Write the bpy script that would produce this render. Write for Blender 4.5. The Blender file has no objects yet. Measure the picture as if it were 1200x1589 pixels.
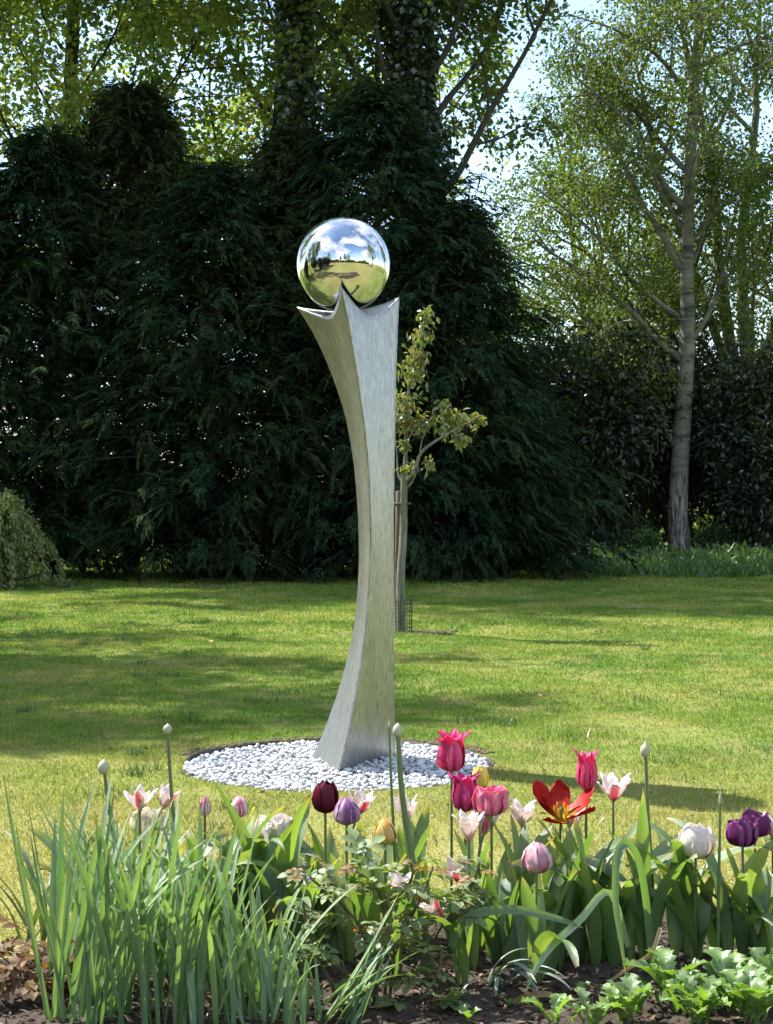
import bpy, math, random
import numpy as np
from mathutils import Vector, Matrix

R = math.radians
PI = math.pi
sc = bpy.context.scene
COL = sc.collection
random.seed(7)
rng = np.random.default_rng(11)

# ------------------------------------------------------------------ camera, world, sun, exposure
F_PX = 2400.0            # focal length in pixels of the 1200 x 1589 photograph
CAM_H = 1.30
HOR = 789.0              # horizon row in the photograph
cam_d = bpy.data.cameras.new('camera')
cam = bpy.data.objects.new('camera', cam_d)
COL.objects.link(cam)
cam.location = (0, 0, CAM_H)
cam.rotation_euler = (R(90) - math.atan((794.5 - HOR) / F_PX), 0, 0)
cam_d.sensor_fit = 'VERTICAL'
cam_d.sensor_height = 24.0
cam_d.lens = 24.0 * F_PX / 1589.0
cam_d.clip_start = 0.05
cam_d.clip_end = 3000
sc.camera = cam

SUN_DIR = Vector((-0.95, 0.60, 1.50)).normalized()     # towards the sun: high, from the left, behind the hedge
SUN_EL = math.asin(SUN_DIR.z)
SUN_AZ = math.atan2(SUN_DIR.x, SUN_DIR.y)

world = bpy.data.worlds.new('World')
sc.world = world
world.use_nodes = True
wn, wl = world.node_tree.nodes, world.node_tree.links
wn.clear()
w_out = wn.new('ShaderNodeOutputWorld')
w_bg = wn.new('ShaderNodeBackground')
w_sky = wn.new('ShaderNodeTexSky')
w_sky.sky_type = 'NISHITA'
w_sky.sun_disc = False
w_sky.sun_elevation = SUN_EL
w_sky.sun_rotation = SUN_AZ
w_sky.air_density = 1.2
w_sky.dust_density = 0.6
w_sky.ozone_density = 2.0
w_tc = wn.new('ShaderNodeTexCoord')
w_map = wn.new('ShaderNodeMapping')
w_map.inputs['Scale'].default_value = (1.0, 1.0, 2.1)
w_map.inputs['Location'].default_value = (1.7, 0.4, 0.9)
w_noi = wn.new('ShaderNodeTexNoise')
w_noi.inputs['Scale'].default_value = 1.15
w_noi.inputs['Detail'].default_value = 9
w_noi.inputs['Roughness'].default_value = 0.58
w_noi.inputs['Distortion'].default_value = 0.3
w_rmp = wn.new('ShaderNodeValToRGB')
w_rmp.color_ramp.elements[0].position = 0.46
w_rmp.color_ramp.elements[1].position = 0.60
w_mix = wn.new('ShaderNodeMixRGB')
w_mix.inputs['Color2'].default_value = (5.6, 5.8, 6.3, 1)
wl.new(w_tc.outputs['Generated'], w_map.inputs['Vector'])
wl.new(w_map.outputs['Vector'], w_noi.inputs['Vector'])
wl.new(w_noi.outputs['Fac'], w_rmp.inputs['Fac'])
wl.new(w_rmp.outputs['Color'], w_mix.inputs['Fac'])
wl.new(w_sky.outputs['Color'], w_mix.inputs['Color1'])
wl.new(w_mix.outputs['Color'], w_bg.inputs['Color'])
wl.new(w_bg.outputs['Background'], w_out.inputs['Surface'])
w_bg.inputs['Strength'].default_value = 0.125

sun_d = bpy.data.lights.new('sun', 'SUN')
sun_d.energy = 5.0
sun_d.angle = R(0.53)
sun_d.color = (1.0, 0.95, 0.86)
sun = bpy.data.objects.new('sun', sun_d)
COL.objects.link(sun)
sun.rotation_euler = (-SUN_DIR).to_track_quat('-Z', 'Y').to_euler()
sun.location = (-20, 12, 40)

sc.view_settings.view_transform = 'Standard'
sc.view_settings.look = 'None'
sc.view_settings.gamma = 1.0
sc.view_settings.use_curve_mapping = False
sc.view_settings.exposure = 1.38
try:
    sc.cycles.use_denoising = True
    sc.cycles.denoiser = 'OPENIMAGEDENOISE'
    sc.cycles.max_bounces = 8
    sc.cycles.transmission_bounces = 6
    sc.cycles.diffuse_bounces = 3
    sc.cycles.glossy_bounces = 4
    sc.cycles.sample_clamp_indirect = 8.0
except Exception:
    pass


# ------------------------------------------------------------------ helpers
def P(x, y, Y):
    """the world point seen at photograph pixel (x, y) at distance Y"""
    return Vector(((x - 600.0) / F_PX * Y, Y, CAM_H - (y - HOR) / F_PX * Y))


def height(x, y):
    """gentle unevenness of the lawn"""
    f = np.clip((np.hypot(x + 0.2, y - 7.88) - 1.0) / 3.0, 0, 1)
    return f * (0.018 * np.sin(x * 0.9 + 1.0) * np.cos(y * 0.7) + 0.012 * np.sin(x * 2.3 + y * 1.7))


def tag(o, label=None, cat=None, group=None, kind=None):
    if label: o['label'] = label
    if cat: o['category'] = cat
    if group: o['group'] = group
    if kind: o['kind'] = kind
    return o


def empty(name, loc, label=None, cat=None, group=None, rz=0.0):
    o = bpy.data.objects.new(name, None)
    o.empty_display_size = 0.1
    o.location = loc
    o.rotation_euler = (0, 0, rz)
    COL.objects.link(o)
    return tag(o, label, cat, group)


def mesh_np(name, V, Fa, mats=None, uv=None, smooth=True, mat_idx=None):
    V = np.ascontiguousarray(V, dtype=np.float32)
    Fa = np.ascontiguousarray(Fa, dtype=np.int32)
    n, k = Fa.shape
    me = bpy.data.meshes.new(name)
    me.vertices.add(len(V))
    me.vertices.foreach_set('co', V.ravel())
    me.loops.add(n * k)
    me.loops.foreach_set('vertex_index', Fa.ravel())
    me.polygons.add(n)
    me.polygons.foreach_set('loop_start', np.arange(0, n * k, k, dtype=np.int32))
    if uv is not None:
        ul = me.uv_layers.new(name='UVMap')
        ul.data.foreach_set('uv', np.ascontiguousarray(uv[Fa.ravel()], dtype=np.float32).ravel())
    if mats:
        for m in (mats if isinstance(mats, (list, tuple)) else [mats]):
            me.materials.append(m)
    if mat_idx is not None:
        me.polygons.foreach_set('material_index', np.ascontiguousarray(mat_idx, dtype=np.int32))
    me.update(calc_edges=True)
    me.polygons.foreach_set('use_smooth', np.full(n, smooth))
    return me


def obj(name, me, parent=None, loc=(0, 0, 0), rot=(0, 0, 0), scale=(1, 1, 1)):
    o = bpy.data.objects.new(name, me)
    o.location = loc
    o.rotation_euler = rot
    o.scale = scale if isinstance(scale, (tuple, list)) else (scale,) * 3
    COL.objects.link(o)
    if parent is not None:
        o.parent = parent
    return o


def nrm(a):
    a = np.asarray(a, dtype=float)
    return a / np.maximum(np.linalg.norm(a, axis=-1, keepdims=True), 1e-9)


class Geo:
    """collects quads, then one mesh"""
    def __init__(self):
        self.V, self.F, self.U, self.n = [], [], [], 0

    def add(self, V, Fa, uv=None):
        self.V.append(np.asarray(V, float)); self.F.append(np.asarray(Fa, int) + self.n)
        self.U.append(np.zeros((len(V), 2)) if uv is None else uv)
        self.n += len(V)

    def mesh(self, name, mats, smooth=True):
        return mesh_np(name, np.concatenate(self.V), np.concatenate(self.F), mats, np.concatenate(self.U), smooth)

    def tube(self, pts, rad, k=6):
        pts = np.asarray(pts, float); rad = np.asarray(rad, float)
        n = len(pts)
        t = nrm(np.gradient(pts, axis=0))
        ref = np.array([0.31, 0.95, 0.05]) if abs(t[0][1]) < 0.8 else np.array([1.0, 0.1, 0.0])
        a = nrm(np.cross(t, ref)); b = np.cross(t, a)
        ang = np.arange(k) / k * 2 * PI
        ring = (a[:, None, :] * np.cos(ang)[None, :, None] + b[:, None, :] * np.sin(ang)[None, :, None]) * rad[:, None, None]
        V = (pts[:, None, :] + ring).reshape(-1, 3)
        i = np.arange(n - 1)[:, None] * k; j = np.arange(k)[None, :]; j2 = (j + 1) % k
        Fa = np.stack([i + j, i + j2, i + k + j2, i + k + j], -1).reshape(-1, 4)
        d = np.concatenate([[0], np.cumsum(np.linalg.norm(np.diff(pts, axis=0), axis=1))])
        uv = np.stack([np.tile(ang / (2 * PI), n), np.repeat(d, k)], -1)
        self.add(V, Fa, uv)


def spline(pts, n):
    """smooth curve through control points"""
    pts = np.asarray(pts, float)
    m = len(pts)
    ext = np.vstack([2 * pts[0] - pts[1], pts, 2 * pts[-1] - pts[-2]])
    u = np.linspace(0, m - 1, n)
    i = np.minimum(u.astype(int), m - 2)
    t = (u - i)[:, None]
    p0, p1, p2, p3 = ext[i], ext[i + 1], ext[i + 2], ext[i + 3]
    return 0.5 * (2 * p1 + (p2 - p0) * t + (2 * p0 - 5 * p1 + 4 * p2 - p3) * t ** 2 + (3 * p1 - p0 - 3 * p2 + p3) * t ** 3)


def leaf_quads(pos, axis, L, W, rg, flat=0.5, fold=0.25, up=None):
    """folded rhombus leaves: pos base, axis along the leaf"""
    n = len(pos)
    axis = nrm(axis)
    q = rg.normal(size=(n, 3)) * flat + (np.array([0, 0, 1.0]) if up is None else up)
    side = nrm(np.cross(axis, q))
    nor = np.cross(side, axis)
    L = np.broadcast_to(L, n)[:, None]; W = np.broadcast_to(W, n)[:, None]
    mid = pos + axis * L * 0.48
    a = mid + side * W * 0.5 + nor * W * fold
    b = mid - side * W * 0.5 + nor * W * fold
    V = np.stack([pos, a, pos + axis * L, b], 1).reshape(-1, 3)
    return V, np.arange(n * 4).reshape(n, 4)


# ------------------------------------------------------------------ materials
def new_mat(name):
    m = bpy.data.materials.new(name)
    m.use_nodes = True
    m.node_tree.nodes.clear()
    return m, m.node_tree.nodes, m.node_tree.links


def ramp(nd, stops):
    r = nd.new('ShaderNodeValToRGB')
    e = r.color_ramp.elements
    while len(e) < len(stops): e.new(0.5)
    for k, (p, c) in enumerate(stops):
        e[k].position = p
        e[k].color = (*c, 1) if len(c) == 3 else c
    return r


def noise(nd, lk, scale, detail=3, rough=0.55, coord='Object', vscale=None, dist=0.0):
    tc = nd.new('ShaderNodeTexCoord')
    n = nd.new('ShaderNodeTexNoise')
    n.inputs['Scale'].default_value = scale
    n.inputs['Detail'].default_value = detail
    n.inputs['Roughness'].default_value = rough
    n.inputs['Distortion'].default_value = dist
    if vscale:
        mp = nd.new('ShaderNodeMapping')
        mp.inputs['Scale'].default_value = vscale
        lk.new(tc.outputs[coord], mp.inputs['Vector'])
        lk.new(mp.outputs['Vector'], n.inputs['Vector'])
    else:
        lk.new(tc.outputs[coord], n.inputs['Vector'])
    return n


def mixc(nd, lk, fac, a, b, mode='MIX'):
    m = nd.new('ShaderNodeMixRGB')
    m.blend_type = mode
    for s, v in ((m.inputs['Fac'], fac), (m.inputs['Color1'], a), (m.inputs['Color2'], b)):
        if hasattr(v, 'links') or isinstance(v, bpy.types.NodeSocket):
            lk.new(v, s)
        elif isinstance(v, (int, float)):
            s.default_value = v
        else:
            s.default_value = (*v, 1)
    return m.outputs['Color']


def foliage_shader(nd, lk, col, trans=0.4, gloss=0.05, rough=0.4, tint=(1.25, 1.2, 0.55), bump=None):
    d = nd.new('ShaderNodeBsdfDiffuse'); lk.new(col, d.inputs['Color'])
    t = nd.new('ShaderNodeBsdfTranslucent')
    tc = mixc(nd, lk, 1.0, col, tint, 'MULTIPLY'); lk.new(tc, t.inputs['Color'])
    m = nd.new('ShaderNodeMixShader'); m.inputs[0].default_value = trans
    lk.new(d.outputs[0], m.inputs[1]); lk.new(t.outputs[0], m.inputs[2])
    g = nd.new('ShaderNodeBsdfGlossy'); g.inputs['Roughness'].default_value = rough
    g.inputs['Color'].default_value = (0.9, 0.95, 1.0, 1)
    m2 = nd.new('ShaderNodeMixShader'); m2.inputs[0].default_value = gloss
    lk.new(m.outputs[0], m2.inputs[1]); lk.new(g.outputs[0], m2.inputs[2])
    o = nd.new('ShaderNodeOutputMaterial'); lk.new(m2.outputs[0], o.inputs['Surface'])
    if bump is not None:
        for s in (d, t, g): lk.new(bump, s.inputs['Normal'])


def leaf_mat(name, cols, trans=0.42, gloss=0.05, rough=0.4, nscale=0.6, tint=(1.25, 1.2, 0.55)):
    """tree and shrub leaves: every leaf its own tone between the given colours, with patches"""
    m, nd, lk = new_mat(name)
    g = nd.new('ShaderNodeNewGeometry')
    n = noise(nd, lk, nscale, 2)
    a = nd.new('ShaderNodeMath'); a.operation = 'MULTIPLY_ADD'
    lk.new(n.outputs['Fac'], a.inputs[0]); a.inputs[1].default_value = 1.1; a.inputs[2].default_value = -0.3
    b = nd.new('ShaderNodeMath'); b.operation = 'MULTIPLY_ADD'
    lk.new(g.outputs['Random Per Island'], b.inputs[0]); b.inputs[1].default_value = 0.55
    lk.new(a.outputs[0], b.inputs[2])
    r = ramp(nd, [(k / (len(cols) - 1), c) for k, c in enumerate(cols)])
    lk.new(b.outputs[0], r.inputs['Fac'])
    foliage_shader(nd, lk, r.outputs['Color'], trans, gloss, rough, tint)
    return m


def blade_mat(name, c1, c2, tip=None, trans=0.4, gloss=0.10, rough=0.38, veins=60.0, tint=(1.2, 1.25, 0.45)):
    """strap and tulip leaves: veins run along the leaf, tone differs leaf by leaf"""
    m, nd, lk = new_mat(name)
    oi = nd.new('ShaderNodeObjectInfo')
    tc = nd.new('ShaderNodeTexCoord')
    mp = nd.new('ShaderNodeMapping'); mp.inputs['Scale'].default_value = (veins, 1.5, 1)
    lk.new(tc.outputs['UV'], mp.inputs['Vector'])
    n = nd.new('ShaderNodeTexNoise'); n.inputs['Scale'].default_value = 1.0; n.inputs['Detail'].default_value = 2
    lk.new(mp.outputs['Vector'], n.inputs['Vector'])
    c = mixc(nd, lk, oi.outputs['Random'], c1, c2)
    rv = ramp(nd, [(0.3, (0.72, 0.74, 0.7)), (0.7, (1.25, 1.22, 1.2))]); lk.new(n.outputs['Fac'], rv.inputs['Fac'])
    c = mixc(nd, lk, 0.8, c, rv.outputs['Color'], 'MULTIPLY')
    n2 = noise(nd, lk, 9, 3)
    r2 = ramp(nd, [(0.35, (0.8, 0.85, 0.8)), (0.7, (1.15, 1.1, 1.0))]); lk.new(n2.outputs['Fac'], r2.inputs['Fac'])
    c = mixc(nd, lk, 0.6, c, r2.outputs['Color'], 'MULTIPLY')
    if tip:
        s = nd.new('ShaderNodeSeparateXYZ'); lk.new(tc.outputs['UV'], s.inputs[0])
        r = ramp(nd, [(0.88, (0, 0, 0)), (0.99, (1, 1, 1))]); lk.new(s.outputs['Y'], r.inputs['Fac'])
        c = mixc(nd, lk, r.outputs['Color'], c, tip)
    bp = nd.new('ShaderNodeBump'); bp.inputs['Strength'].default_value = 0.6; bp.inputs['Distance'].default_value = 0.003
    lk.new(n.outputs['Fac'], bp.inputs['Height'])
    n5 = noise(nd, lk, 45, 4, 0.7)
    r5 = ramp(nd, [(0.66, (0, 0, 0)), (0.74, (0.55, 0.55, 0.55))]); lk.new(n5.outputs['Fac'], r5.inputs['Fac'])
    c = mixc(nd, lk, r5.outputs['Color'], c, (0.30, 0.26, 0.10))
    foliage_shader(nd, lk, c, trans, gloss, rough, tint, bp.outputs['Normal'])
    return m


def petal_mat(name, base, mid, tip, edge=None, edge_w=0.5, streak=0.35, trans=0.35, tint=(1.1, 1.0, 0.95)):
    """petal: colour runs from base to tip, a margin of its own, fine streaks along the petal"""
    m, nd, lk = new_mat(name)
    tc = nd.new('ShaderNodeTexCoord')
    s = nd.new('ShaderNodeSeparateXYZ'); lk.new(tc.outputs['UV'], s.inputs[0])
    r = ramp(nd, [(0.0, base), (0.3, mid), (0.95, tip)]); lk.new(s.outputs['Y'], r.inputs['Fac'])
    c = r.outputs['Color']
    mp = nd.new('ShaderNodeMapping'); mp.inputs['Scale'].default_value = (22, 1.6, 1)
    lk.new(tc.outputs['UV'], mp.inputs['Vector'])
    n = nd.new('ShaderNodeTexNoise'); n.inputs['Scale'].default_value = 1.0; n.inputs['Detail'].default_value = 4
    lk.new(mp.outputs['Vector'], n.inputs['Vector'])
    if edge:
        ab = nd.new('ShaderNodeMath'); ab.operation = 'MULTIPLY_ADD'; ab.inputs[1].default_value = 2; ab.inputs[2].default_value = -1
        lk.new(s.outputs['X'], ab.inputs[0])
        a2 = nd.new('ShaderNodeMath'); a2.operation = 'ABSOLUTE'; lk.new(ab.outputs[0], a2.inputs[0])
        a3 = nd.new('ShaderNodeMath'); a3.operation = 'MULTIPLY_ADD'; a3.inputs[1].default_value = 0.5
        lk.new(n.outputs['Fac'], a3.inputs[0]); lk.new(a2.outputs[0], a3.inputs[2])
        re = ramp(nd, [(edge_w, (0, 0, 0)), (min(0.99, edge_w + 0.4), (1, 1, 1))]); lk.new(a3.outputs[0], re.inputs['Fac'])
        c = mixc(nd, lk, re.outputs['Color'], c, edge)
    rs = ramp(nd, [(0.32, (0.45, 0.42, 0.45)), (0.68, (1.35, 1.35, 1.35))]); lk.new(n.outputs['Fac'], rs.inputs['Fac'])
    c = mixc(nd, lk, streak, c, rs.outputs['Color'], 'MULTIPLY')
    bp = nd.new('ShaderNodeBump'); bp.inputs['Strength'].default_value = 0.3; bp.inputs['Distance'].default_value = 0.002
    lk.new(n.outputs['Fac'], bp.inputs['Height'])
    nb = noise(nd, lk, 90, 4, 0.7)
    rb = ramp(nd, [(0.32, (0.72, 0.70, 0.72)), (0.62, (1.12, 1.12, 1.12))]); lk.new(nb.outputs['Fac'], rb.inputs['Fac'])
    c = mixc(nd, lk, 0.7, c, rb.outputs['Color'], 'MULTIPLY')
    foliage_shader(nd, lk, c, trans + 0.08, 0.015, 0.4, tint, bp.outputs['Normal'])
    return m


def bark_mat(name, c1, c2, vs=(8, 8, 1.2), scale=2.0, bump=0.6):
    m, nd, lk = new_mat(name)
    n = noise(nd, lk, scale, 6, 0.65, 'Object', vs, 0.4)
    r = ramp(nd, [(0.35, c1), (0.65, c2)]); lk.new(n.outputs['Fac'], r.inputs['Fac'])
    n2 = noise(nd, lk, 1.1, 3)
    r2 = ramp(nd, [(0.4, (0.75, 0.8, 0.7)), (0.65, (1.1, 1.1, 1.1))]); lk.new(n2.outputs['Fac'], r2.inputs['Fac'])
    c = mixc(nd, lk, 0.8, r.outputs['Color'], r2.outputs['Color'], 'MULTIPLY')
    b = nd.new('ShaderNodeBsdfPrincipled'); lk.new(c, b.inputs['Base Color']); b.inputs['Roughness'].default_value = 0.85
    bp = nd.new('ShaderNodeBump'); bp.inputs['Strength'].default_value = bump; bp.inputs['Distance'].default_value = 0.03
    lk.new(n.outputs['Fac'], bp.inputs['Height']); lk.new(bp.outputs['Normal'], b.inputs['Normal'])
    o = nd.new('ShaderNodeOutputMaterial'); lk.new(b.outputs[0], o.inputs['Surface'])
    return m


def birch_mat():
    m, nd, lk = new_mat('birch_bark')
    # silvery bark with dark horizontal lenticel bands; furrowed dark plates near the foot
    n = noise(nd, lk, 1.0, 5, 0.6, 'Object', (1.2, 1.2, 5.5), 0.6)
    r = ramp(nd, [(0.36, (0.05, 0.045, 0.04)), (0.47, (0.13, 0.13, 0.10)), (0.75, (0.24, 0.235, 0.19))])
    lk.new(n.outputs['Fac'], r.inputs['Fac'])
    n2 = noise(nd, lk, 1.0, 6, 0.7, 'Object', (13, 13, 2.2), 0.8)
    r2 = ramp(nd, [(0.42, (0.035, 0.032, 0.03)), (0.56, (0.34, 0.33, 0.31))]); lk.new(n2.outputs['Fac'], r2.inputs['Fac'])
    tc = nd.new('ShaderNodeTexCoord'); s = nd.new('ShaderNodeSeparateXYZ'); lk.new(tc.outputs['Object'], s.inputs[0])
    n3 = noise(nd, lk, 2.0, 3)
    ad = nd.new('ShaderNodeMath'); ad.operation = 'MULTIPLY_ADD'; ad.inputs[1].default_value = 1.6
    lk.new(n3.outputs['Fac'], ad.inputs[0]); lk.new(s.outputs['Z'], ad.inputs[2])
    rz = ramp(nd, [(0.0, (0, 0, 0)), (1.0, (1, 1, 1))])
    mr = nd.new('ShaderNodeMapRange'); mr.inputs['From Min'].default_value = 2.2; mr.inputs['From Max'].default_value = 3.6
    lk.new(ad.outputs[0], mr.inputs['Value']); lk.new(mr.outputs[0], rz.inputs['Fac'])
    c = mixc(nd, lk, rz.outputs['Color'], r2.outputs['Color'], r.outputs['Color'])
    b = nd.new('ShaderNodeBsdfPrincipled'); lk.new(c, b.inputs['Base Color']); b.inputs['Roughness'].default_value = 0.8
    bp = nd.new('ShaderNodeBump'); bp.inputs['Strength'].default_value = 0.6; bp.inputs['Distance'].default_value = 0.03
    lk.new(n2.outputs['Fac'], bp.inputs['Height']); lk.new(bp.outputs['Normal'], b.inputs['Normal'])
    o = nd.new('ShaderNodeOutputMaterial'); lk.new(b.outputs[0], o.inputs['Surface'])
    return m


def lawn_color(nd, lk):
    """patchy turf colour in world coordinates: green, yellow-green, straw and bare patches"""
    tc = nd.new('ShaderNodeTexCoord')
    def nz(scale, det, off=0.0, vs=(1, 1, 1)):
        mp = nd.new('ShaderNodeMapping'); mp.inputs['Location'].default_value = (off, off * 0.7, 0)
        mp.inputs['Scale'].default_value = vs
        lk.new(tc.outputs['Object'], mp.inputs['Vector'])
        n = nd.new('ShaderNodeTexNoise'); n.inputs['Scale'].default_value = scale; n.inputs['Detail'].default_value = det
        n.inputs['Roughness'].default_value = 0.6
        lk.new(mp.outputs['Vector'], n.inputs['Vector'])
        return n
    a = nz(0.55, 4, 3.1)
    r = ramp(nd, [(0.32, (0.085, 0.175, 0.032)), (0.5, (0.165, 0.25, 0.050)), (0.66, (0.28, 0.31, 0.10))])
    lk.new(a.outputs['Fac'], r.inputs['Fac'])
    b = nz(2.6, 4, 9.0)
    r2 = ramp(nd, [(0.50, (0, 0, 0)), (0.74, (0.8, 0.8, 0.8))]); lk.new(b.outputs['Fac'], r2.inputs['Fac'])
    c = mixc(nd, lk, r2.outputs['Color'], r.outputs['Color'], (0.38, 0.34, 0.17))
    d = nz(7.0, 3, 5.0)
    r3 = ramp(nd, [(0.3, (0.75, 0.8, 0.75)), (0.7, (1.18, 1.15, 1.12))]); lk.new(d.outputs['Fac'], r3.inputs['Fac'])
    c = mixc(nd, lk, 0.8, c, r3.outputs['Color'], 'MULTIPLY')
    # drier turf close to the flower bed and the pebble disc
    s = nd.new('ShaderNodeSeparateXYZ'); lk.new(tc.outputs['Object'], s.inputs[0])
    ma = nd.new('ShaderNodeMath'); ma.operation = 'MULTIPLY_ADD'; ma.inputs[1].default_value = 3.0
    lk.new(a.outputs['Fac'], ma.inputs[0]); lk.new(s.outputs['Y'], ma.inputs[2])
    mr = nd.new('ShaderNodeMapRange'); mr.inputs['From Min'].default_value = 7.4; mr.inputs['From Max'].default_value = 10.0
    mr.inputs['To Min'].default_value = 0.72; mr.inputs['To Max'].default_value = 0.0
    lk.new(ma.outputs[0], mr.inputs['Value'])
    c = mixc(nd, lk, mr.outputs[0], c, (0.38, 0.35, 0.145))
    return c


def grass_blade_mat():
    m, nd, lk = new_mat('grass_blades')
    c = lawn_color(nd, lk)
    g = nd.new('ShaderNodeNewGeometry')
    r = ramp(nd, [(0.0, (0.62, 0.72, 0.6)), (0.75, (1.15, 1.12, 0.9)), (0.86, (1.2, 1.1, 0.8)), (1.0, (1.6, 1.4, 1.3))])
    lk.new(g.outputs['Random Per Island'], r.inputs['Fac'])
    c = mixc(nd, lk, 1.0, c, r.outputs['Color'], 'MULTIPLY')
    foliage_shader(nd, lk, c, 0.4, 0.012, 0.6, (1.15, 1.15, 0.75))
    return m


def turf_mat():
    m, nd, lk = new_mat('turf')
    c = lawn_color(nd, lk)
    c = mixc(nd, lk, 0.35, c, (0.12, 0.11, 0.055))
    n = noise(nd, lk, 45, 4, 0.7)
    r = ramp(nd, [(0.3, (0.55, 0.55, 0.5)), (0.7, (1.3, 1.25, 1.2))]); lk.new(n.outputs['Fac'], r.inputs['Fac'])
    c = mixc(nd, lk, 0.8, c, r.outputs['Color'], 'MULTIPLY')
    b = nd.new('ShaderNodeBsdfDiffuse'); lk.new(c, b.inputs['Color'])
    bp = nd.new('ShaderNodeBump'); bp.inputs['Strength'].default_value = 0.7; bp.inputs['Distance'].default_value = 0.03
    lk.new(n.outputs['Fac'], bp.inputs['Height']); lk.new(bp.outputs['Normal'], b.inputs['Normal'])
    o = nd.new('ShaderNodeOutputMaterial'); lk.new(b.outputs[0], o.inputs['Surface'])
    return m


def rough_mat(name, stops, scale, bump=0.5, bdist=0.02, rough=0.9, detail=6, per_island=0.0):
    m, nd, lk = new_mat(name)
    n = noise(nd, lk, scale, detail, 0.65)
    r = ramp(nd, stops); lk.new(n.outputs['Fac'], r.inputs['Fac'])
    c = r.outputs['Color']
    if per_island:
        g = nd.new('ShaderNodeNewGeometry'); oi = nd.new('ShaderNodeObjectInfo')
        ad = nd.new('ShaderNodeMath'); ad.operation = 'ADD'; lk.new(g.outputs['Random Per Island'], ad.inputs[0]); lk.new(oi.outputs['Random'], ad.inputs[1])
        fr = nd.new('ShaderNodeMath'); fr.operation = 'FRACT'; lk.new(ad.outputs[0], fr.inputs[0])
        r2 = ramp(nd, [(0.0, (1 - per_island, 0.96 - per_island, 0.9 - per_island)), (0.25, (0.82, 0.82, 0.82)), (0.5, (0.97, 0.98, 1.0)), (1.0, (1.1, 1.1, 1.1))]); lk.new(fr.outputs[0], r2.inputs['Fac'])
        c = mixc(nd, lk, 1.0, c, r2.outputs['Color'], 'MULTIPLY')
    b = nd.new('ShaderNodeBsdfPrincipled'); lk.new(c, b.inputs['Base Color']); b.inputs['Roughness'].default_value = rough
    bp = nd.new('ShaderNodeBump'); bp.inputs['Strength'].default_value = bump; bp.inputs['Distance'].default_value = bdist
    lk.new(n.outputs['Fac'], bp.inputs['Height']); lk.new(bp.outputs['Normal'], b.inputs['Normal'])
    o = nd.new('ShaderNodeOutputMaterial'); lk.new(b.outputs[0], o.inputs['Surface'])
    return m


def brushed_mat():
    m, nd, lk = new_mat('brushed_steel')
    tc = nd.new('ShaderNodeTexCoord')
    def st(sx, sy, det):
        mp = nd.new('ShaderNodeMapping'); mp.inputs['Scale'].default_value = (sx, sy, 1)
        lk.new(tc.outputs['UV'], mp.inputs['Vector'])
        n = nd.new('ShaderNodeTexNoise'); n.inputs['Scale'].default_value = 1; n.inputs['Detail'].default_value = det
        n.inputs['Roughness'].default_value = 0.6
        lk.new(mp.outputs['Vector'], n.inputs['Vector']); return n
    n1 = st(140, 9, 4); n2 = st(330, 22, 3); n3 = st(5, 1.3, 3)
    mx = nd.new('ShaderNodeMath'); mx.operation = 'ADD'; lk.new(n1.outputs['Fac'], mx.inputs[0]); lk.new(n2.outputs['Fac'], mx.inputs[1])
    hv = nd.new('ShaderNodeMath'); hv.operation = 'MULTIPLY'; hv.inputs[1].default_value = 0.5; lk.new(mx.outputs[0], hv.inputs[0])
    r = ramp(nd, [(0.36, (0.20, 0.20, 0.20)), (0.50, (0.42, 0.42, 0.42)), (0.66, (0.66, 0.66, 0.655))]); lk.new(hv.outputs[0], r.inputs['Fac'])
    rr = ramp(nd, [(0.3, (0.36, 0.36, 0.36)), (0.7, (0.56, 0.56, 0.56))]); lk.new(hv.outputs[0], rr.inputs['Fac'])
    r3 = ramp(nd, [(0.3, (0.86, 0.86, 0.86)), (0.7, (1.06, 1.06, 1.06))]); lk.new(n3.outputs['Fac'], r3.inputs['Fac'])
    c = mixc(nd, lk, 1.0, r.outputs['Color'], r3.outputs['Color'], 'MULTIPLY')
    b = nd.new('ShaderNodeBsdfPrincipled'); lk.new(c, b.inputs['Base Color']); b.inputs['Metallic'].default_value = 1.0
    b.inputs['Anisotropic'].default_value = 0.7
    tg = nd.new('ShaderNodeTangent'); tg.direction_type = 'UV_MAP'; lk.new(tg.outputs[0], b.inputs['Tangent'])
    lk.new(rr.outputs['Color'], b.inputs['Roughness'])
    bp = nd.new('ShaderNodeBump'); bp.inputs['Strength'].default_value = 0.35; bp.inputs['Distance'].default_value = 0.002
    lk.new(hv.outputs[0], bp.inputs['Height']); lk.new(bp.outputs['Normal'], b.inputs['Normal'])
    o = nd.new('ShaderNodeOutputMaterial'); lk.new(b.outputs[0], o.inputs['Surface'])
    return m


def simple_mat(name, col, rough=0.6, metal=0.0):
    m, nd, lk = new_mat(name)
    n = noise(nd, lk, 12, 3)
    r = ramp(nd, [(0.3, tuple(x * 0.82 for x in col)), (0.7, tuple(min(1, x * 1.15) for x in col))]); lk.new(n.outputs['Fac'], r.inputs['Fac'])
    b = nd.new('ShaderNodeBsdfPrincipled'); lk.new(r.outputs['Color'], b.inputs['Base Color'])
    b.inputs['Roughness'].default_value = rough; b.inputs['Metallic'].default_value = metal
    o = nd.new('ShaderNodeOutputMaterial'); lk.new(b.outputs[0], o.inputs['Surface'])
    return m


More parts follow.
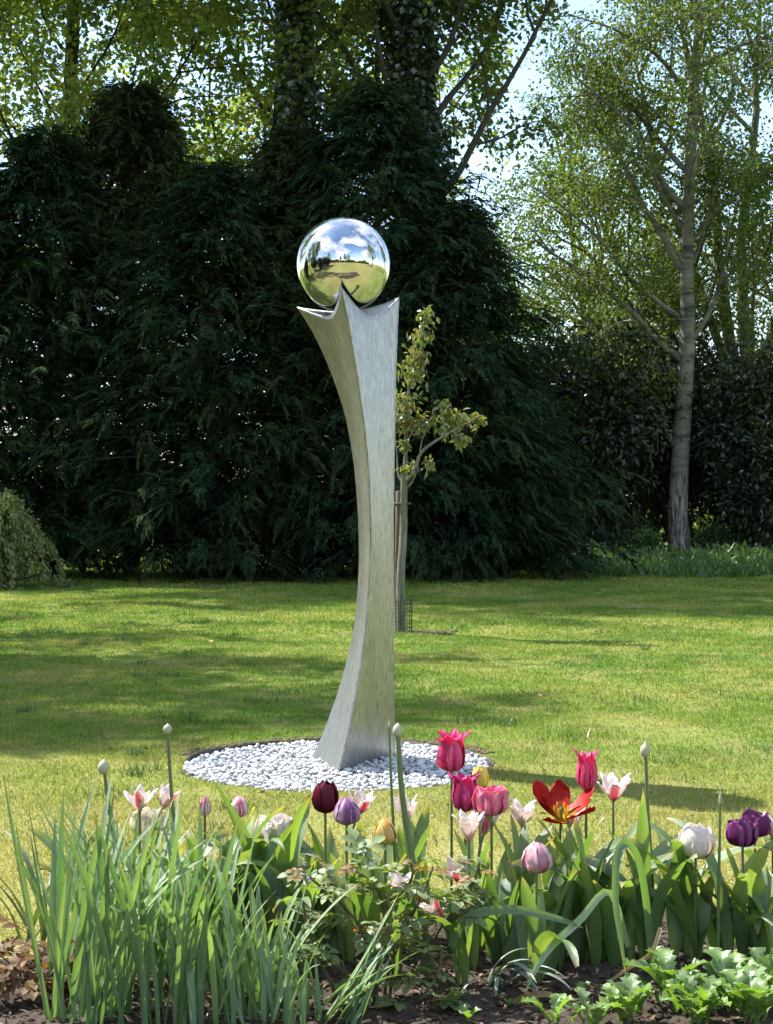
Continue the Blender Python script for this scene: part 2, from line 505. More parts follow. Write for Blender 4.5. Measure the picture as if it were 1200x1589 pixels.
M = {}
M['turf'] = turf_mat()
M['grass'] = grass_blade_mat()
M['soil'] = rough_mat('soil', [(0.3, (0.018, 0.012, 0.009)), (0.55, (0.05, 0.034, 0.024)), (0.75, (0.095, 0.068, 0.05))], 38, 0.9, 0.02)
M['edge_soil'] = rough_mat('edge_soil', [(0.3, (0.05, 0.035, 0.022)), (0.7, (0.17, 0.115, 0.07))], 30, 0.8, 0.02)
M['edging'] = simple_mat('edging', (0.022, 0.02, 0.02), 0.7)
M['pebble'] = rough_mat('white_pebble', [(0.3, (0.36, 0.375, 0.41)), (0.6, (0.53, 0.545, 0.575)), (0.8, (0.62, 0.625, 0.64))], 55, 0.15, 0.004, 0.5, 3, 0.55)
M['steel'] = brushed_mat()
M['mirror'] = simple_mat('mirror_steel', (0.62, 0.63, 0.645), 0.025, 1.0)
M['conifer'] = leaf_mat('conifer_sprays', [(0.007, 0.018, 0.010), (0.013, 0.032, 0.016), (0.030, 0.056, 0.023), (0.065, 0.082, 0.028)], 0.15, 0.006, 0.6, 0.5, (1.0, 1.15, 0.7))
M['conifer_light'] = leaf_mat('conifer_sprays_light', [(0.009, 0.021, 0.010), (0.021, 0.038, 0.016), (0.050, 0.068, 0.024), (0.09, 0.085, 0.03)], 0.2, 0.006, 0.6, 0.5, (1.0, 1.15, 0.7))
M['maple'] = leaf_mat('maple_leaves', [(0.08, 0.14, 0.03), (0.14, 0.22, 0.045), (0.22, 0.28, 0.06), (0.27, 0.23, 0.075)], 0.58, 0.02, 0.5, 0.35, (1.4, 1.35, 0.75))
M['oak'] = leaf_mat('oak_leaves', [(0.05, 0.09, 0.022), (0.10, 0.15, 0.035), (0.16, 0.19, 0.05)], 0.55, 0.02, 0.5, 0.35, (1.35, 1.3, 0.75))
M['birch_leaf'] = leaf_mat('birch_leaves', [(0.045, 0.088, 0.017), (0.09, 0.14, 0.024), (0.14, 0.175, 0.035)], 0.5, 0.02, 0.5, 0.4, (1.3, 1.25, 0.6))
M['ivy'] = leaf_mat('ivy_leaves', [(0.012, 0.03, 0.010), (0.025, 0.05, 0.014), (0.05, 0.075, 0.02)], 0.25, 0.08, 0.35, 0.8)
M['shrub'] = leaf_mat('hedge_leaves', [(0.012, 0.022, 0.010), (0.022, 0.038, 0.014), (0.045, 0.062, 0.024)], 0.2, 0.05, 0.4, 0.6)
M['weep'] = leaf_mat('weeping_leaves', [(0.11, 0.16, 0.04), (0.19, 0.25, 0.07), (0.30, 0.33, 0.13)], 0.4, 0.04, 0.45, 1.5)
M['weed'] = leaf_mat('weed_leaves', [(0.03, 0.075, 0.016), (0.055, 0.12, 0.025), (0.09, 0.15, 0.035)], 0.4, 0.05, 0.4, 1.2)
M['sapling_leaf'] = leaf_mat('sapling_leaves', [(0.09, 0.14, 0.03), (0.15, 0.19, 0.045), (0.22, 0.17, 0.07)], 0.45, 0.06, 0.4, 1.6)
M['bark'] = bark_mat('dark_bark', (0.018, 0.016, 0.011), (0.055, 0.050, 0.035))
M['grey_bark'] = bark_mat('grey_bark', (0.10, 0.09, 0.075), (0.26, 0.24, 0.20), (20, 20, 3))
M['mossy_bark'] = bark_mat('mossy_bark', (0.04, 0.045, 0.02), (0.13, 0.13, 0.07))
M['birch'] = birch_mat()
M['stake'] = bark_mat('stake_wood', (0.07, 0.055, 0.04), (0.16, 0.13, 0.095), (30, 30, 2))
M['wire'] = simple_mat('wire', (0.06, 0.065, 0.05), 0.6, 0.3)
M['t_leaf'] = blade_mat('tulip_leaf', (0.10, 0.19, 0.07), (0.22, 0.31, 0.10), (0.34, 0.30, 0.11), 0.48, 0.09, 0.45, tint=(1.5, 1.5, 0.45))
M['strap'] = blade_mat('strap_leaf', (0.12, 0.24, 0.11), (0.28, 0.41, 0.19), (0.28, 0.22, 0.08), 0.32, 0.08, 0.42, 30)
M['iris'] = blade_mat('grassy_leaf', (0.09, 0.15, 0.05), (0.14, 0.19, 0.05), (0.25, 0.2, 0.08), 0.35, 0.08, 0.4, 20)
M['grey_leaf'] = blade_mat('grey_leaf', (0.17, 0.21, 0.19), (0.21, 0.25, 0.21), None, 0.2, 0.1, 0.4, 20)
M['dry_leaf'] = blade_mat('dry_leaf', (0.30, 0.20, 0.08), (0.38, 0.28, 0.13), None, 0.3, 0.05, 0.5, 20, (1.1, 1.0, 0.8))
M['stem'] = simple_mat('flower_stem', (0.10, 0.15, 0.055), 0.45)
M['stem_red'] = simple_mat('reddish_stem', (0.14, 0.10, 0.07), 0.45)
M['allium'] = simple_mat('allium_bud', (0.34, 0.35, 0.24), 0.6)
M['cane'] = bark_mat('rose_cane', (0.07, 0.06, 0.03), (0.17, 0.14, 0.07), (30, 30, 6))
M['rose'] = blade_mat('rose_leaf', (0.13, 0.20, 0.08), (0.25, 0.30, 0.12), None, 0.42, 0.05, 0.5, 8)
M['rose_young'] = blade_mat('young_rose_leaf', (0.26, 0.22, 0.06), (0.28, 0.14, 0.06), None, 0.45, 0.03, 0.5, 8, (1.2, 1.0, 0.5))
M['lobed'] = blade_mat('lobed_leaf', (0.13, 0.24, 0.05), (0.20, 0.33, 0.06), None, 0.5, 0.06, 0.45, 9)
M['lobed_grey'] = blade_mat('pale_lobed_leaf', (0.15, 0.23, 0.10), (0.20, 0.28, 0.14), None, 0.35, 0.03, 0.5, 9)
M['bronze'] = blade_mat('bronze_leaf', (0.15, 0.07, 0.03), (0.20, 0.13, 0.04), None, 0.4, 0.03, 0.5, 9, (1.3, 0.9, 0.5))
M['litter'] = leaf_mat('litter', [(0.06, 0.035, 0.02), (0.14, 0.09, 0.05), (0.28, 0.22, 0.14)], 0.15, 0.03, 0.5, 8, (1.1, 1.0, 0.8))

# ------------------------------------------------------------------ ground
DX, DY, DR = -0.25, 7.88, 0.80           # pebble disc centre and radius
BED_BACK = 5.08                            # lawn side of the flower bed


def bed_edge(x):
    return BED_BACK + 0.08 * np.sin(x * 2.1 + 0.4) + 0.05 * np.sin(x * 5.3) - 0.5 * np.clip((-0.74 - x) / 0.25, 0, 1)


def build_ground():
    k = 120
    rr = np.concatenate([[DR - 0.012, DR], DR + np.geomspace(0.02, 900, 90)])
    an = np.arange(k) / k * 2 * PI
    r2, a2 = np.meshgrid(rr, an, indexing='ij')
    wob = 0.012 * np.sin(a2 * 7 + 1) + 0.008 * np.sin(a2 * 13)
    fade = np.clip(1 - (r2 - DR) / 0.5, 0, 1)
    r3 = r2 + wob * fade
    X = DX + r3 * np.cos(a2); Y = DY + r3 * np.sin(a2)
    Z = height(X, Y)
    Z[0, :] = -0.06
    V = np.stack([X, Y, Z], -1).reshape(-1, 3)
    i = np.arange(len(rr) - 1)[:, None] * k; j = np.arange(k)[None, :]; j2 = (j + 1) % k
    Fa = np.stack([i + j, i + k + j, i + k + j2, i + j2], -1).reshape(-1, 4)
    o = obj('lawn', mesh_np('lawn', V, Fa, M['turf']))
    tag(o, kind='structure')


build_ground()


def build_grass():
    V, n0 = [], 0
    def patch(y0, y1, dens, h, w):
        nonlocal V
        xm = 0.27 * y1 + 0.6
        n = int(dens * (y1 - y0) * 2 * xm)
        x = rng.uniform(-xm, xm, n); y = rng.uniform(y0, y1, n)
        keep = (np.abs(x) < 0.262 * y + 0.25)
        keep &= np.hypot(x - DX, y - DY) > DR - 0.012 + 0.012 * np.sin(np.arctan2(y - DY, x - DX) * 7 + 1)
        keep &= y > bed_edge(x) - 0.02
        ang = np.arctan2(y - DY, x - DX); rd = np.hypot(x - DX, y - DY)
        bare = (rd < DR + 0.06 + 0.03 * np.sin(ang * 5)) & (ang > 0.3) & (ang < 2.9)
        keep &= ~(bare & (rng.random(n) < 0.85))
        # thinner, patchy places
        pt = np.sin(x * 1.7 + 2.0) * np.sin(y * 1.3) + 0.6 * np.sin(x * 4.1 + y * 2.2)
        keep &= ~((pt > 0.95) & (rng.random(n) < 0.5))
        x, y = x[keep], y[keep]; n = len(x)
        z = height(x, y)
        tuft = 1 + 0.28 * np.sin(x * 6.1 + 1.3 * np.sin(y * 3.1)) * np.sin(y * 5.2)
        hh = h * 0.8 * rng.uniform(0.5, 1.2, n) * tuft
        a = rng.uniform(0, 2 * PI, n); ln = rng.uniform(0.2, 1.1, n)
        b = rng.uniform(0, 2 * PI, n)
        base = np.stack([x, y, z - 0.004], -1)
        sd = np.stack([np.cos(b), np.sin(b), 0 * b], -1) * (w * rng.uniform(0.6, 1.3, n))[:, None] * 0.5
        tip = base + np.stack([np.cos(a) * np.sin(ln), np.sin(a) * np.sin(ln), np.cos(ln)], -1) * hh[:, None]
        V.append(np.stack([base - sd, base + sd, tip], 1).reshape(-1, 3))
    patch(4.4, 7.0, 9000, 0.036, 0.0062)
    patch(7.0, 10.0, 6000, 0.036, 0.0072)
    patch(10.0, 16.0, 3000, 0.042, 0.010)
    patch(16.0, 25.0, 1300, 0.05, 0.018)
    patch(25.0, 40.0, 500, 0.075, 0.03)
    Vc = np.concatenate(V)
    o = obj('grass', mesh_np('grass', Vc, np.arange(len(Vc)).reshape(-1, 3), M['grass'], smooth=False))
    tag(o, 'short mown patchy green and straw coloured lawn grass', 'grass', kind='stuff')


build_grass()


# ------------------------------------------------------------------ pebble disc
def pebble_meshes(n=8):
    out = []
    for k in range(n):
        rg = np.random.default_rng(100 + k)
        seg = 7
        V = [(0, 0, -1)]
        for zz, r in ((-0.55, 0.8), (0.15, 1.0), (0.72, 0.66)):
            for s in range(seg):
                a = (s + rg.uniform(-0.2, 0.2)) / seg * 2 * PI
                q = r * rg.uniform(0.82, 1.12)
                V.append((q * math.cos(a), q * math.sin(a), zz + rg.uniform(-0.12, 0.12)))
        V.append((0, 0, 1))
        Fa = []
        for s in range(seg):
            t = (s + 1) % seg
            Fa.append((0, 1 + t, 1 + s))
            for rgi in range(2):
                a, b = 1 + rgi * seg + s, 1 + rgi * seg + t
                Fa += [(a, b, b + seg), (a, b + seg, a + seg)]
            Fa.append((1 + 2 * seg + s, 1 + 2 * seg + t, 1 + 3 * seg))
        V = np.array(V) * np.array([1, rg.uniform(0.65, 0.9), rg.uniform(0.5, 0.7)])
        out.append((V, np.array(Fa)))
    return out


def build_pebbles():
    root = empty('pebble_bed', (DX, DY, 0), 'round bed of white pebbles set into the lawn under the steel sculpture', 'pebble bed')
    k = 72
    an = np.arange(k) / k * 2 * PI
    V = np.concatenate([[[0, 0, -0.045]], np.stack([np.cos(an) * (DR + 0.01), np.sin(an) * (DR + 0.01), np.full(k, -0.045)], -1)])
    Fa = np.array([(0, 1 + i, 1 + (i + 1) % k) for i in range(k)])
    obj('soil_base', mesh_np('soil_base', V, Fa, M['edge_soil']), root)
    # dark flexible edging, showing along the far side
    g = Geo()
    wob = 0.010 * np.sin(an * 7 + 1) + 0.007 * np.sin(an * 13)
    prof = [(-0.010, -0.05), (-0.010, 0.003), (-0.002, 0.003), (-0.002, -0.05)]
    Vv = np.concatenate([np.stack([np.cos(an) * (DR - 0.006 + wob + dr), np.sin(an) * (DR - 0.006 + wob + dr), dz + 0.006 * np.sin(an * 3) + 0.005 * np.sin(an * 11 + 2)], -1) for dr, dz in prof])
    Fq = [(a * k + i, a * k + (i + 1) % k, (a + 1) * k + (i + 1) % k, (a + 1) * k + i) for a in range(3) for i in range(k) if -1 < i < 38 or i > 69]
    obj('edging', mesh_np('edging', Vv, np.array(Fq), M['edging']), root)
    # crumbs of bare earth along the far rim
    pm = pebble_meshes()
    g = Geo()
    for i in range(520):
        a = rng.uniform(0.35, 2.85); r = DR + 0.012 + abs(rng.normal(0, 0.035))
        V, Fc = pm[i % 8]; s = rng.uniform(0.006, 0.016)
        g.add(V * s + np.array([r * math.cos(a), r * math.sin(a), 0.004]), Fc)
    obj('earth_crumbs', g.mesh('earth_crumbs', M['edge_soil'], False), root)['kind'] = 'stuff'
    # pebbles in rough rows, two layers deep
    pts = []
    sp = 0.0275
    for layer, (z0, jit) in enumerate(((-0.022, 0.4), (-0.006, 0.45))):
        nn = int(2 * DR / sp) + 2
        for i in range(nn):
            for j in range(nn):
                x = -DR + (i + 0.5 * (j % 2) + rng.uniform(-jit, jit)) * sp
                y = -DR + (j + rng.uniform(-jit, jit)) * sp * 0.95
                if math.hypot(x, y) < DR - 0.028 and (layer == 0 or rng.random() < 0.72):
                    pts.append((x, y, z0 + rng.uniform(-0.004, 0.006) + 0.012 * (1 - (math.hypot(x, y) / DR) ** 2), 0.0085 + 0.0135 * rng.random() ** 1.3, layer))
    mes = [mesh_np('pebble', V, Fc, M['pebble']) for V, Fc in pm]
    top = sorted([p for p in pts if p[4] == 1 and p[1] < 0.1], key=lambda p: -p[3] / (DY + p[1]))[:300]
    tops = set(map(id, top))
    g = Geo()
    for i, p in enumerate(pts):
        e = (rng.uniform(-0.5, 0.5), rng.uniform(-0.5, 0.5), rng.uniform(0, 2 * PI))
        if id(p) in tops:
            obj('pebble', mes[i % 8], root, p[:3], e, p[3])
        else:
            V, Fc = pm[i % 8]
            rm = np.array(Matrix.Rotation(e[2], 3, 'Z') @ Matrix.Rotation(e[0], 3, 'X'))
            g.add((V * p[3]) @ rm.T + np.array(p[:3]), Fc)
    obj('pebble_mass', g.mesh('pebble_mass', M['pebble']), root)['kind'] = 'stuff'


build_pebbles()


# ------------------------------------------------------------------ sculpture
def build_sculpture():
    root = empty('steel_sculpture', (DX, DY, 0.0), 'tall brushed steel three-sided sculpture with mirror ball held in its pointed top', 'sculpture')
    # edge curves measured on the photograph, each at its own distance: (x, y, Y)
    left = [(477, 1192, 8.02), (500, 1140, 8.00), (517, 1095, 7.985), (531, 1050, 7.97), (543, 1005, 7.955), (551, 960, 7.945), (555, 915, 7.94), (557, 865, 7.935),
            (556, 810, 7.93), (553, 760, 7.93), (547, 705, 7.935), (538, 655, 7.945), (526, 612, 7.955), (510, 568, 7.97), (493, 530, 7.985), (478, 503, 8.0), (461, 477, 8.02)]
    front = [(522, 1208, 7.57), (534, 1160, 7.62), (544, 1115, 7.665), (553, 1070, 7.70), (560, 1030, 7.725), (567, 985, 7.745), (571, 940, 7.757), (574, 895, 7.762),
             (576, 845, 7.765), (575, 795, 7.76), (573, 740, 7.75), (569, 690, 7.735), (563, 640, 7.715), (556, 590, 7.69), (548, 540, 7.66), (540, 492, 7.63), (529, 443, 7.60)]
    right = [(614, 1182, 8.13), (613, 1140, 8.10), (612, 1090, 8.075), (611.5, 1045, 8.055), (611, 1000, 8.04), (611, 955, 8.03), (611, 910, 8.02), (611, 865, 8.015),
             (611, 815, 8.01), (611.5, 765, 8.01), (612, 715, 8.015), (613, 665, 8.02), (614, 620, 8.03), (615, 575, 8.045), (616.5, 535, 8.06), (618, 498, 8.075), (620, 461, 8.09)]
    NQ = 90
    def curve(c):
        p = np.array([P(*q) for q in c])
        p = spline(p, NQ * 4)
        return p
    E = {'l': curve(left), 'f': curve(front), 'r': curve(right)}
    o0 = np.array([DX, DY, 0.0])
    def at(c, q):
        u = np.clip(q, 0, 1) * (len(c) - 1)
        i = np.minimum(u.astype(int), len(c) - 2); t = (u - i)[..., None]
        return c[i] * (1 - t) + c[i + 1] * t
    def panel(a, b, dep, name, pw=1.0):
        ns = 25
        s = np.linspace(0, 1, ns); t = np.linspace(0, 1, NQ)
        qmax = 1 - dep * (4 * s * (1 - s)) ** pw
        q = t[:, None] * qmax[None, :]
        A, B = at(E[a], q), at(E[b], q)
        V = A * (1 - s)[None, :, None] + B * s[None, :, None]
        wd = np.linalg.norm(B - A, axis=-1)
        ctr = (at(E['l'], q) + at(E['f'], q) + at(E['r'], q)) / 3
        ind = ctr - V; ind[..., 2] = 0; ind = nrm(ind)
        bow = 0.03 * wd * 4 * (s * (1 - s))[None, :]           # the sheets are dished slightly inwards
        V = V + ind * bow[..., None]
        uv = np.stack([(s[None, :] - 0.5) * wd, V[..., 2]], -1).reshape(-1, 2)
        i = np.arange(NQ - 1)[:, None] * ns; j = np.arange(ns - 1)[None, :]
        Fa = np.stack([i + j, i + j + 1, i + ns + j + 1, i + ns + j], -1).reshape(-1, 4)
        me = mesh_np(name, V.reshape(-1, 3) - o0, Fa, M['steel'], uv)
        o = obj(name, me, root)
        md = o.modifiers.new('thick', 'SOLIDIFY'); md.thickness = 0.005; md.offset = -1
        return o
    panel('l', 'f', 0.050, 'side_panel')
    panel('f', 'r', 0.055, 'side_panel')
    panel('r', 'l', 0.030, 'side_panel')
    # mirror ball
    c = P(533, 411, 7.86) - Vector(o0)
    rad = 73.0 / F_PX * 7.86
    n, m = 96, 48
    th = np.linspace(0.0005, PI - 0.0005, m + 1); ph = np.arange(n) / n * 2 * PI
    V = np.stack([np.sin(th)[:, None] * np.cos(ph), np.sin(th)[:, None] * np.sin(ph), np.cos(th)[:, None] + 0 * ph], -1).reshape(-1, 3) * rad
    i = np.arange(m)[:, None] * n; j = np.arange(n)[None, :]; j2 = (j + 1) % n
    Fa = np.stack([i + j, i + n + j, i + n + j2, i + j2], -1).reshape(-1, 4)
    b = obj('mirror_ball', mesh_np('mirror_ball', V, Fa, M['mirror']), root, c)
    tag(b, 'polished mirror steel ball resting in the pointed top')


build_sculpture()


# ------------------------------------------------------------------ trees
def branch(rg, p0, d, L, n, wander, grav):
    pts = [np.array(p0, float)]
    d = nrm(np.array(d, float)); st = L / n
    for k in range(n):
        d = nrm(d + rg.normal(0, wander, 3) + np.array([0, 0, grav]))
        pts.append(pts[-1] + d * st)
    return np.array(pts)


def pick(pts, u):
    f = u * (len(pts) - 1); i = min(int(f), len(pts) - 2); t = f - i
    return pts[i] * (1 - t) + pts[i + 1] * t, nrm(pts[i + 1] - pts[i])


def side_dir(rg, d, ang, az=None):
    a = nrm(np.cross(d, rg.normal(size=3)))
    if az is not None:
        a = nrm(np.array([math.cos(az), math.sin(az), 0]) - d * np.dot(d, [math.cos(az), math.sin(az), 0]))
    return nrm(d * math.cos(ang) + a * math.sin(ang))


def broadleaf(seed, trunk, r0, r1, limbs, hr, Lf, mats, leaf, nleaf, ang=(0.7, 1.1), subs=6, twigs=5, droop=0.0, lift=0.06,
              spread=0.55, extra_limbs=(), ivy=0, ivy_h=(0.0, 0.7), trunk_k=12, azf=None, twigL=1.0):
    """wood mesh, leaf mesh (and an ivy mesh) of one broadleaved tree; all in the tree's own coordinates"""
    rg = np.random.default_rng(seed)
    g = Geo()
    tp = spline(trunk, 30)
    tr = np.interp(np.linspace(0, 1, 30), [0, 0.06, 0.5, 1], [r0 * 1.35, r0, (r0 + r1) / 2, r1])
    g.tube(tp, tr, trunk_k)
    tips_p, tips_d = [], []
    limb_list = []
    for k in range(limbs):
        u = hr[0] + (hr[1] - hr[0]) * (k + rg.uniform(0, 1)) / limbs
        p, d = pick(tp, u)
        az = (k * 2.399 + rg.uniform(-0.4, 0.4)) if azf is None else azf(k, rg)
        L = Lf(u) * rg.uniform(0.75, 1.2)
        limb_list.append((p, side_dir(rg, d, rg.uniform(*ang), az), L, np.interp(u, [0, 1], [r0, r1]) * rg.uniform(0.2, 0.36)))
    limb_list += [tuple(e) for e in extra_limbs]
    for p, d, L, r in limb_list:
        lp = branch(rg, p, d, L, 10, 0.10, lift)
        g.tube(lp, np.linspace(r, r * 0.25, 11), 6)
        for s in range(subs):
            u = 0.25 + 0.75 * (s + rg.uniform(0, 1)) / subs
            q, dd = pick(lp, u)
            sL = L * rg.uniform(0.25, 0.45) * (1.2 - 0.5 * u)
            sp_ = branch(rg, q, side_dir(rg, dd, rg.uniform(0.5, 1.1)), sL, 6, 0.14, lift * 0.6 - droop * 0.5)
            g.tube(sp_, np.linspace(r * 0.35, r * 0.1, 7), 4)
            for t in range(twigs):
                v = 0.2 + 0.8 * (t + rg.uniform(0, 1)) / twigs
                w, d3 = pick(sp_, v)
                tw = branch(rg, w, side_dir(rg, d3, rg.uniform(0.4, 1.1)), twigL * rg.uniform(0.5, 1.1), 4, 0.18, -droop)
                g.tube(tw, np.linspace(max(r * 0.1, 0.008), 0.004, 5), 3)
                for e in range(1, 5):
                    tips_p.append(tw[e]); tips_d.append(nrm(tw[e] - tw[e - 1]))
    tips_p = np.array(tips_p); tips_d = np.array(tips_d)
    # foliage density differs from bough to bough
    idx = rg.integers(0, len(tips_p), nleaf)
    dens = 0.5 + 0.5 * np.sin(tips_p[idx, 0] * 1.3 + seed) * np.sin(tips_p[idx, 1] * 1.1) * np.sin(tips_p[idx, 2] * 1.6 + 1)
    idx = idx[rg.random(nleaf) < 0.45 + 0.75 * dens]
    pos = tips_p[idx] + rg.normal(0, spread * 0.32, (len(idx), 3))
    ax = tips_d[idx] * 0.5 + rg.normal(0, 0.6, (len(idx), 3)) + np.array([0, 0, -0.25 - droop])
    V, Fa = leaf_quads(pos, ax, leaf * rg.uniform(0.6, 1.25, len(idx)), leaf * 0.72 * rg.uniform(0.7, 1.2, len(idx)), rg, 0.6, 0.18)
    wood = g.mesh('branches', mats[0])
    lv = mesh_np('leaves', V, Fa, mats[1], smooth=False)
    iv = None
    if ivy:
        u = rg.uniform(ivy_h[0], ivy_h[1], ivy)
        f = u * 29; i = np.minimum(f.astype(int), 28)
        c = tp[i] + (tp[i + 1] - tp[i]) * (f - i)[:, None]
        a = rg.uniform(0, 2 * PI, ivy); rr = np.interp(u, np.linspace(0, 1, 30), tr) + np.abs(rg.normal(0.02, 0.16, ivy)) * (1 + 0.6 * np.sin(u * 40))
        out = np.stack([np.cos(a), np.sin(a), 0 * a], -1)
        pos = c + out * rr[:, None]
        V, Fa = leaf_quads(pos, out * 0.6 + rg.normal(0, 0.4, (ivy, 3)) + np.array([0, 0, -0.7]), 0.15 * rg.uniform(0.6, 1.2, ivy), 0.14, rg, 0.5, 0.15, out)
        iv = mesh_np('ivy', V, Fa, M['ivy'], smooth=False)
    return wood, lv, iv


def place_tree(name, meshes, loc, label, rz=0.0, s=1.0, group=None, cat='tree'):
    t = empty(name, loc, label, cat, group, rz)
    t.scale = (s, s, s) if not isinstance(s, tuple) else s
    obj('trunk', meshes[0], t)
    obj('crown', meshes[1], t)
    if len(meshes) > 2 and meshes[2] is not None:
        obj('ivy', meshes[2], t)
    return t


# conifers of the tall dark hedge
def conifer(seed, H, Rr, mat, n_br=560, low=0.10, nsp=12, nn=20):
    rg = np.random.default_rng(seed)
    g = Geo()
    g.tube(spline([(0, 0, -0.1), (0.05, 0, H * 0.4), (0, 0.05, H * 0.98)], 14), np.linspace(0.2, 0.02, 14), 8)
    SP, SA, SO = [], [], []
    for k in range(n_br):
        h = H * (low + (1 - low) * (k + rg.random()) / n_br)
        f = h / H
        L = Rr * (1 - f ** 2.1) ** 0.8 * rg.uniform(0.62, 1.15) * (0.75 + 0.35 * min(1, f / 0.18)) + 0.15
        az = k * 2.39996 + rg.uniform(-0.5, 0.5)
        L *= 1 + 0.16 * math.sin(3 * az + h * 1.9 + seed) + 0.12 * math.sin(5 * az - h * 2.7)
        d = np.array([math.cos(az), math.sin(az), 0.30 + 0.3 * f])
        bp = branch(rg, (0, 0, h - 0.25 * L), d, L, 7, 0.06, -0.07)
        if k % 3 == 0:
            g.tube(bp, np.linspace(0.035, 0.008, 8), 4)
        for s in range(nsp):
            u = 0.34 + 0.66 * ((s + rg.random()) / nsp) ** 0.7
            p, dd = pick(bp, u)
            SP.append(p + rg.normal(0, 0.10, 3)); SA.append(nrm(dd + rg.normal(0, 0.35, 3) + np.array([0, 0, -0.12]))); SO.append(np.array([math.cos(az), math.sin(az), 0]))
    SP, SA, SO = np.array(SP), np.array(SA), np.array(SO)
    ns = len(SP)
    # each spray: a flat drooping fan of narrow scale-leaf shoots
    up = nrm(np.array([0, 0, 1.0]) + 0.35 * rg.normal(size=(ns, 3)))
    side = nrm(np.cross(SA, up))
    pos, ax, ln, upv = [], [], [], []
    size = rg.uniform(0.7, 1.3, ns)[:, None]
    for q in range(nn):
        t = q / (nn - 1)
        sgn = -1 if q % 2 else 1
        base = SP + SA * (0.02 + 0.42 * t) * size + np.array([0, 0, -0.16]) * (t ** 2) * size
        a = nrm(SA * (0.75 + 0.4 * t) + side * sgn * (0.85 - 0.6 * t) + np.array([0, 0, -0.35 - 0.4 * t]) + rg.normal(0, 0.16, (ns, 3)))
        pos.append(base); ax.append(a); ln.append((0.17 - 0.08 * t) * size[:, 0] * rg.uniform(0.75, 1.2, ns)); upv.append(up)
    pos, ax, ln, upv = map(np.concatenate, (pos, ax, ln, upv))
    V, Fa = leaf_quads(pos, ax, ln, ln * 0.26, rg, 0.3, 0.12, upv)
    return g.mesh('branches', M['bark']), mesh_np('sprays', V, Fa, mat, smooth=False)


con = [conifer(21, 9.6, 3.0, M['conifer']), conifer(22, 10.2, 2.8, M['conifer_light'], 580), conifer(23, 7.6, 2.5, M['conifer'], 460)]
for k, (px, py_top, Y, v, s, lab) in enumerate([
        (-70, 250, 31.8, 0, 0.90, 'dark conifer cut by the left edge of the picture behind the weeping shrub'),
        (75, 195, 32.4, 0, 0.97, 'tall dark conifer second from the left edge in the hedge'),
        (205, 150, 33.4, 1, 0.97, 'lighter olive green conifer rising highest left in the dark hedge'),
        (330, 200, 31.6, 0, 0.90, 'broad dark conifer in the hedge midway between weeping shrub and sculpture'),
        (455, 190, 32.6, 1, 0.90, 'lighter conifer just left of the mirror ball in the hedge'),
        (585, 250, 32.0, 0, 0.97, 'very dark conifer straight behind the sculpture'),
        (700, 345, 31.6, 2, 0.98, 'dark conifer behind the young staked tree right of the sculpture'),
        (782, 470, 32.0, 2, 0.62, 'lowest dark conifer at the right end of the tall hedge')]):
    f = (Y - 3.0) / Y
    Y, s = Y * f, s * f
    p = P(px, 800, Y)
    place_tree('conifer', con[v], (p.x, Y, 0), lab, rz=k * 1.3 + 0.4, s=(s * 1.04, s * 1.04, s * (0.98, 0.99, 1.06, 0.97, 1.02, 1.08, 1.02, 0.97)[k]), group='conifers of the tall dark hedge')

# broadleaved trees behind the hedge
maple = broadleaf(31, [(0, 0, -0.2), (0.1, 0, 4), (-0.2, 0.2, 9), (0.1, 0, 17)], 0.36, 0.08, 20, (0.28, 0.97), lambda u: 7.2 * (1.1 - u) ** 0.6 + 0.8,
                  (M['bark'], M['maple']), 0.16, 38000, (0.6, 1.15), 7, 6, 0.05, 0.05)
oak = broadleaf(32, [(0, 0, -0.2), (-0.1, 0, 5), (0.2, 0.2, 10), (0.0, 0, 19)], 0.40, 0.08, 20, (0.25, 0.97), lambda u: 6.5 * (1.1 - u) ** 0.6 + 0.8,
                (M['bark'], M['oak']), 0.18, 46000, (0.5, 1.1), 7, 6, 0.03, 0.07)
place_tree('maple_tree', maple, (-6.8, 34.2, 0), 'yellow-green spreading tree filling the top left above the hedge', 0.3, 1.0)
place_tree('maple_tree', maple, (-2.4, 36.0, 0), 'bronze-tinged young-leaved tree above the hedge left of the ivy trunk', 2.2, 1.05)

ivy_tree = broadleaf(33, [(0, 0, -0.2), (0.05, 0, 6), (-0.25, 0, 11), (-0.3, 0, 20)], 0.42, 0.14, 16, (0.38, 0.97), lambda u: 6.2 * (1.1 - u) ** 0.6 + 0.8,
                     (M['bark'], M['oak']), 0.16, 30000, (0.5, 1.0), 6, 5, 0.02, 0.08,
                     ivy=14000, ivy_h=(0.1, 0.85))
place_tree('ivy_tree', ivy_tree, (P(655, 0, 31).x, 31.0, 0), 'tall tree with ivy-clad dark trunk rising behind the mirror ball', 0.0, 1.0)
# high crowns that reach out over the hedge above the picture and shade its foot
ash = broadleaf(36, [(0, 0, -0.2), (0.1, 0, 6), (-0.2, 0.1, 12), (0.1, 0, 21)], 0.24, 0.08, 18, (0.56, 0.97), lambda u: 9.0 * (1.15 - u) ** 0.6 + 0.8,
                (M['bark'], M['oak']), 0.17, 32000, (0.7, 1.15), 7, 6, 0.03, 0.03, ivy=5000, ivy_h=(0.2, 0.7))
for x, y, r, lab in ((-10.6, 31.5, 0.2, 'tall high-crowned tree behind the left end of the hedge'), (-8.3, 30.0, 1.9, 'tall high-crowned tree rising behind the second conifer from the left'),
                     (-1.6, 30.4, 0.9, 'tall high-crowned tree rising behind the conifer left of the ball')):
    place_tree('ash_tree', ash, (x, y, 0), lab, r, 1.0, 'tall trees along the hedge')

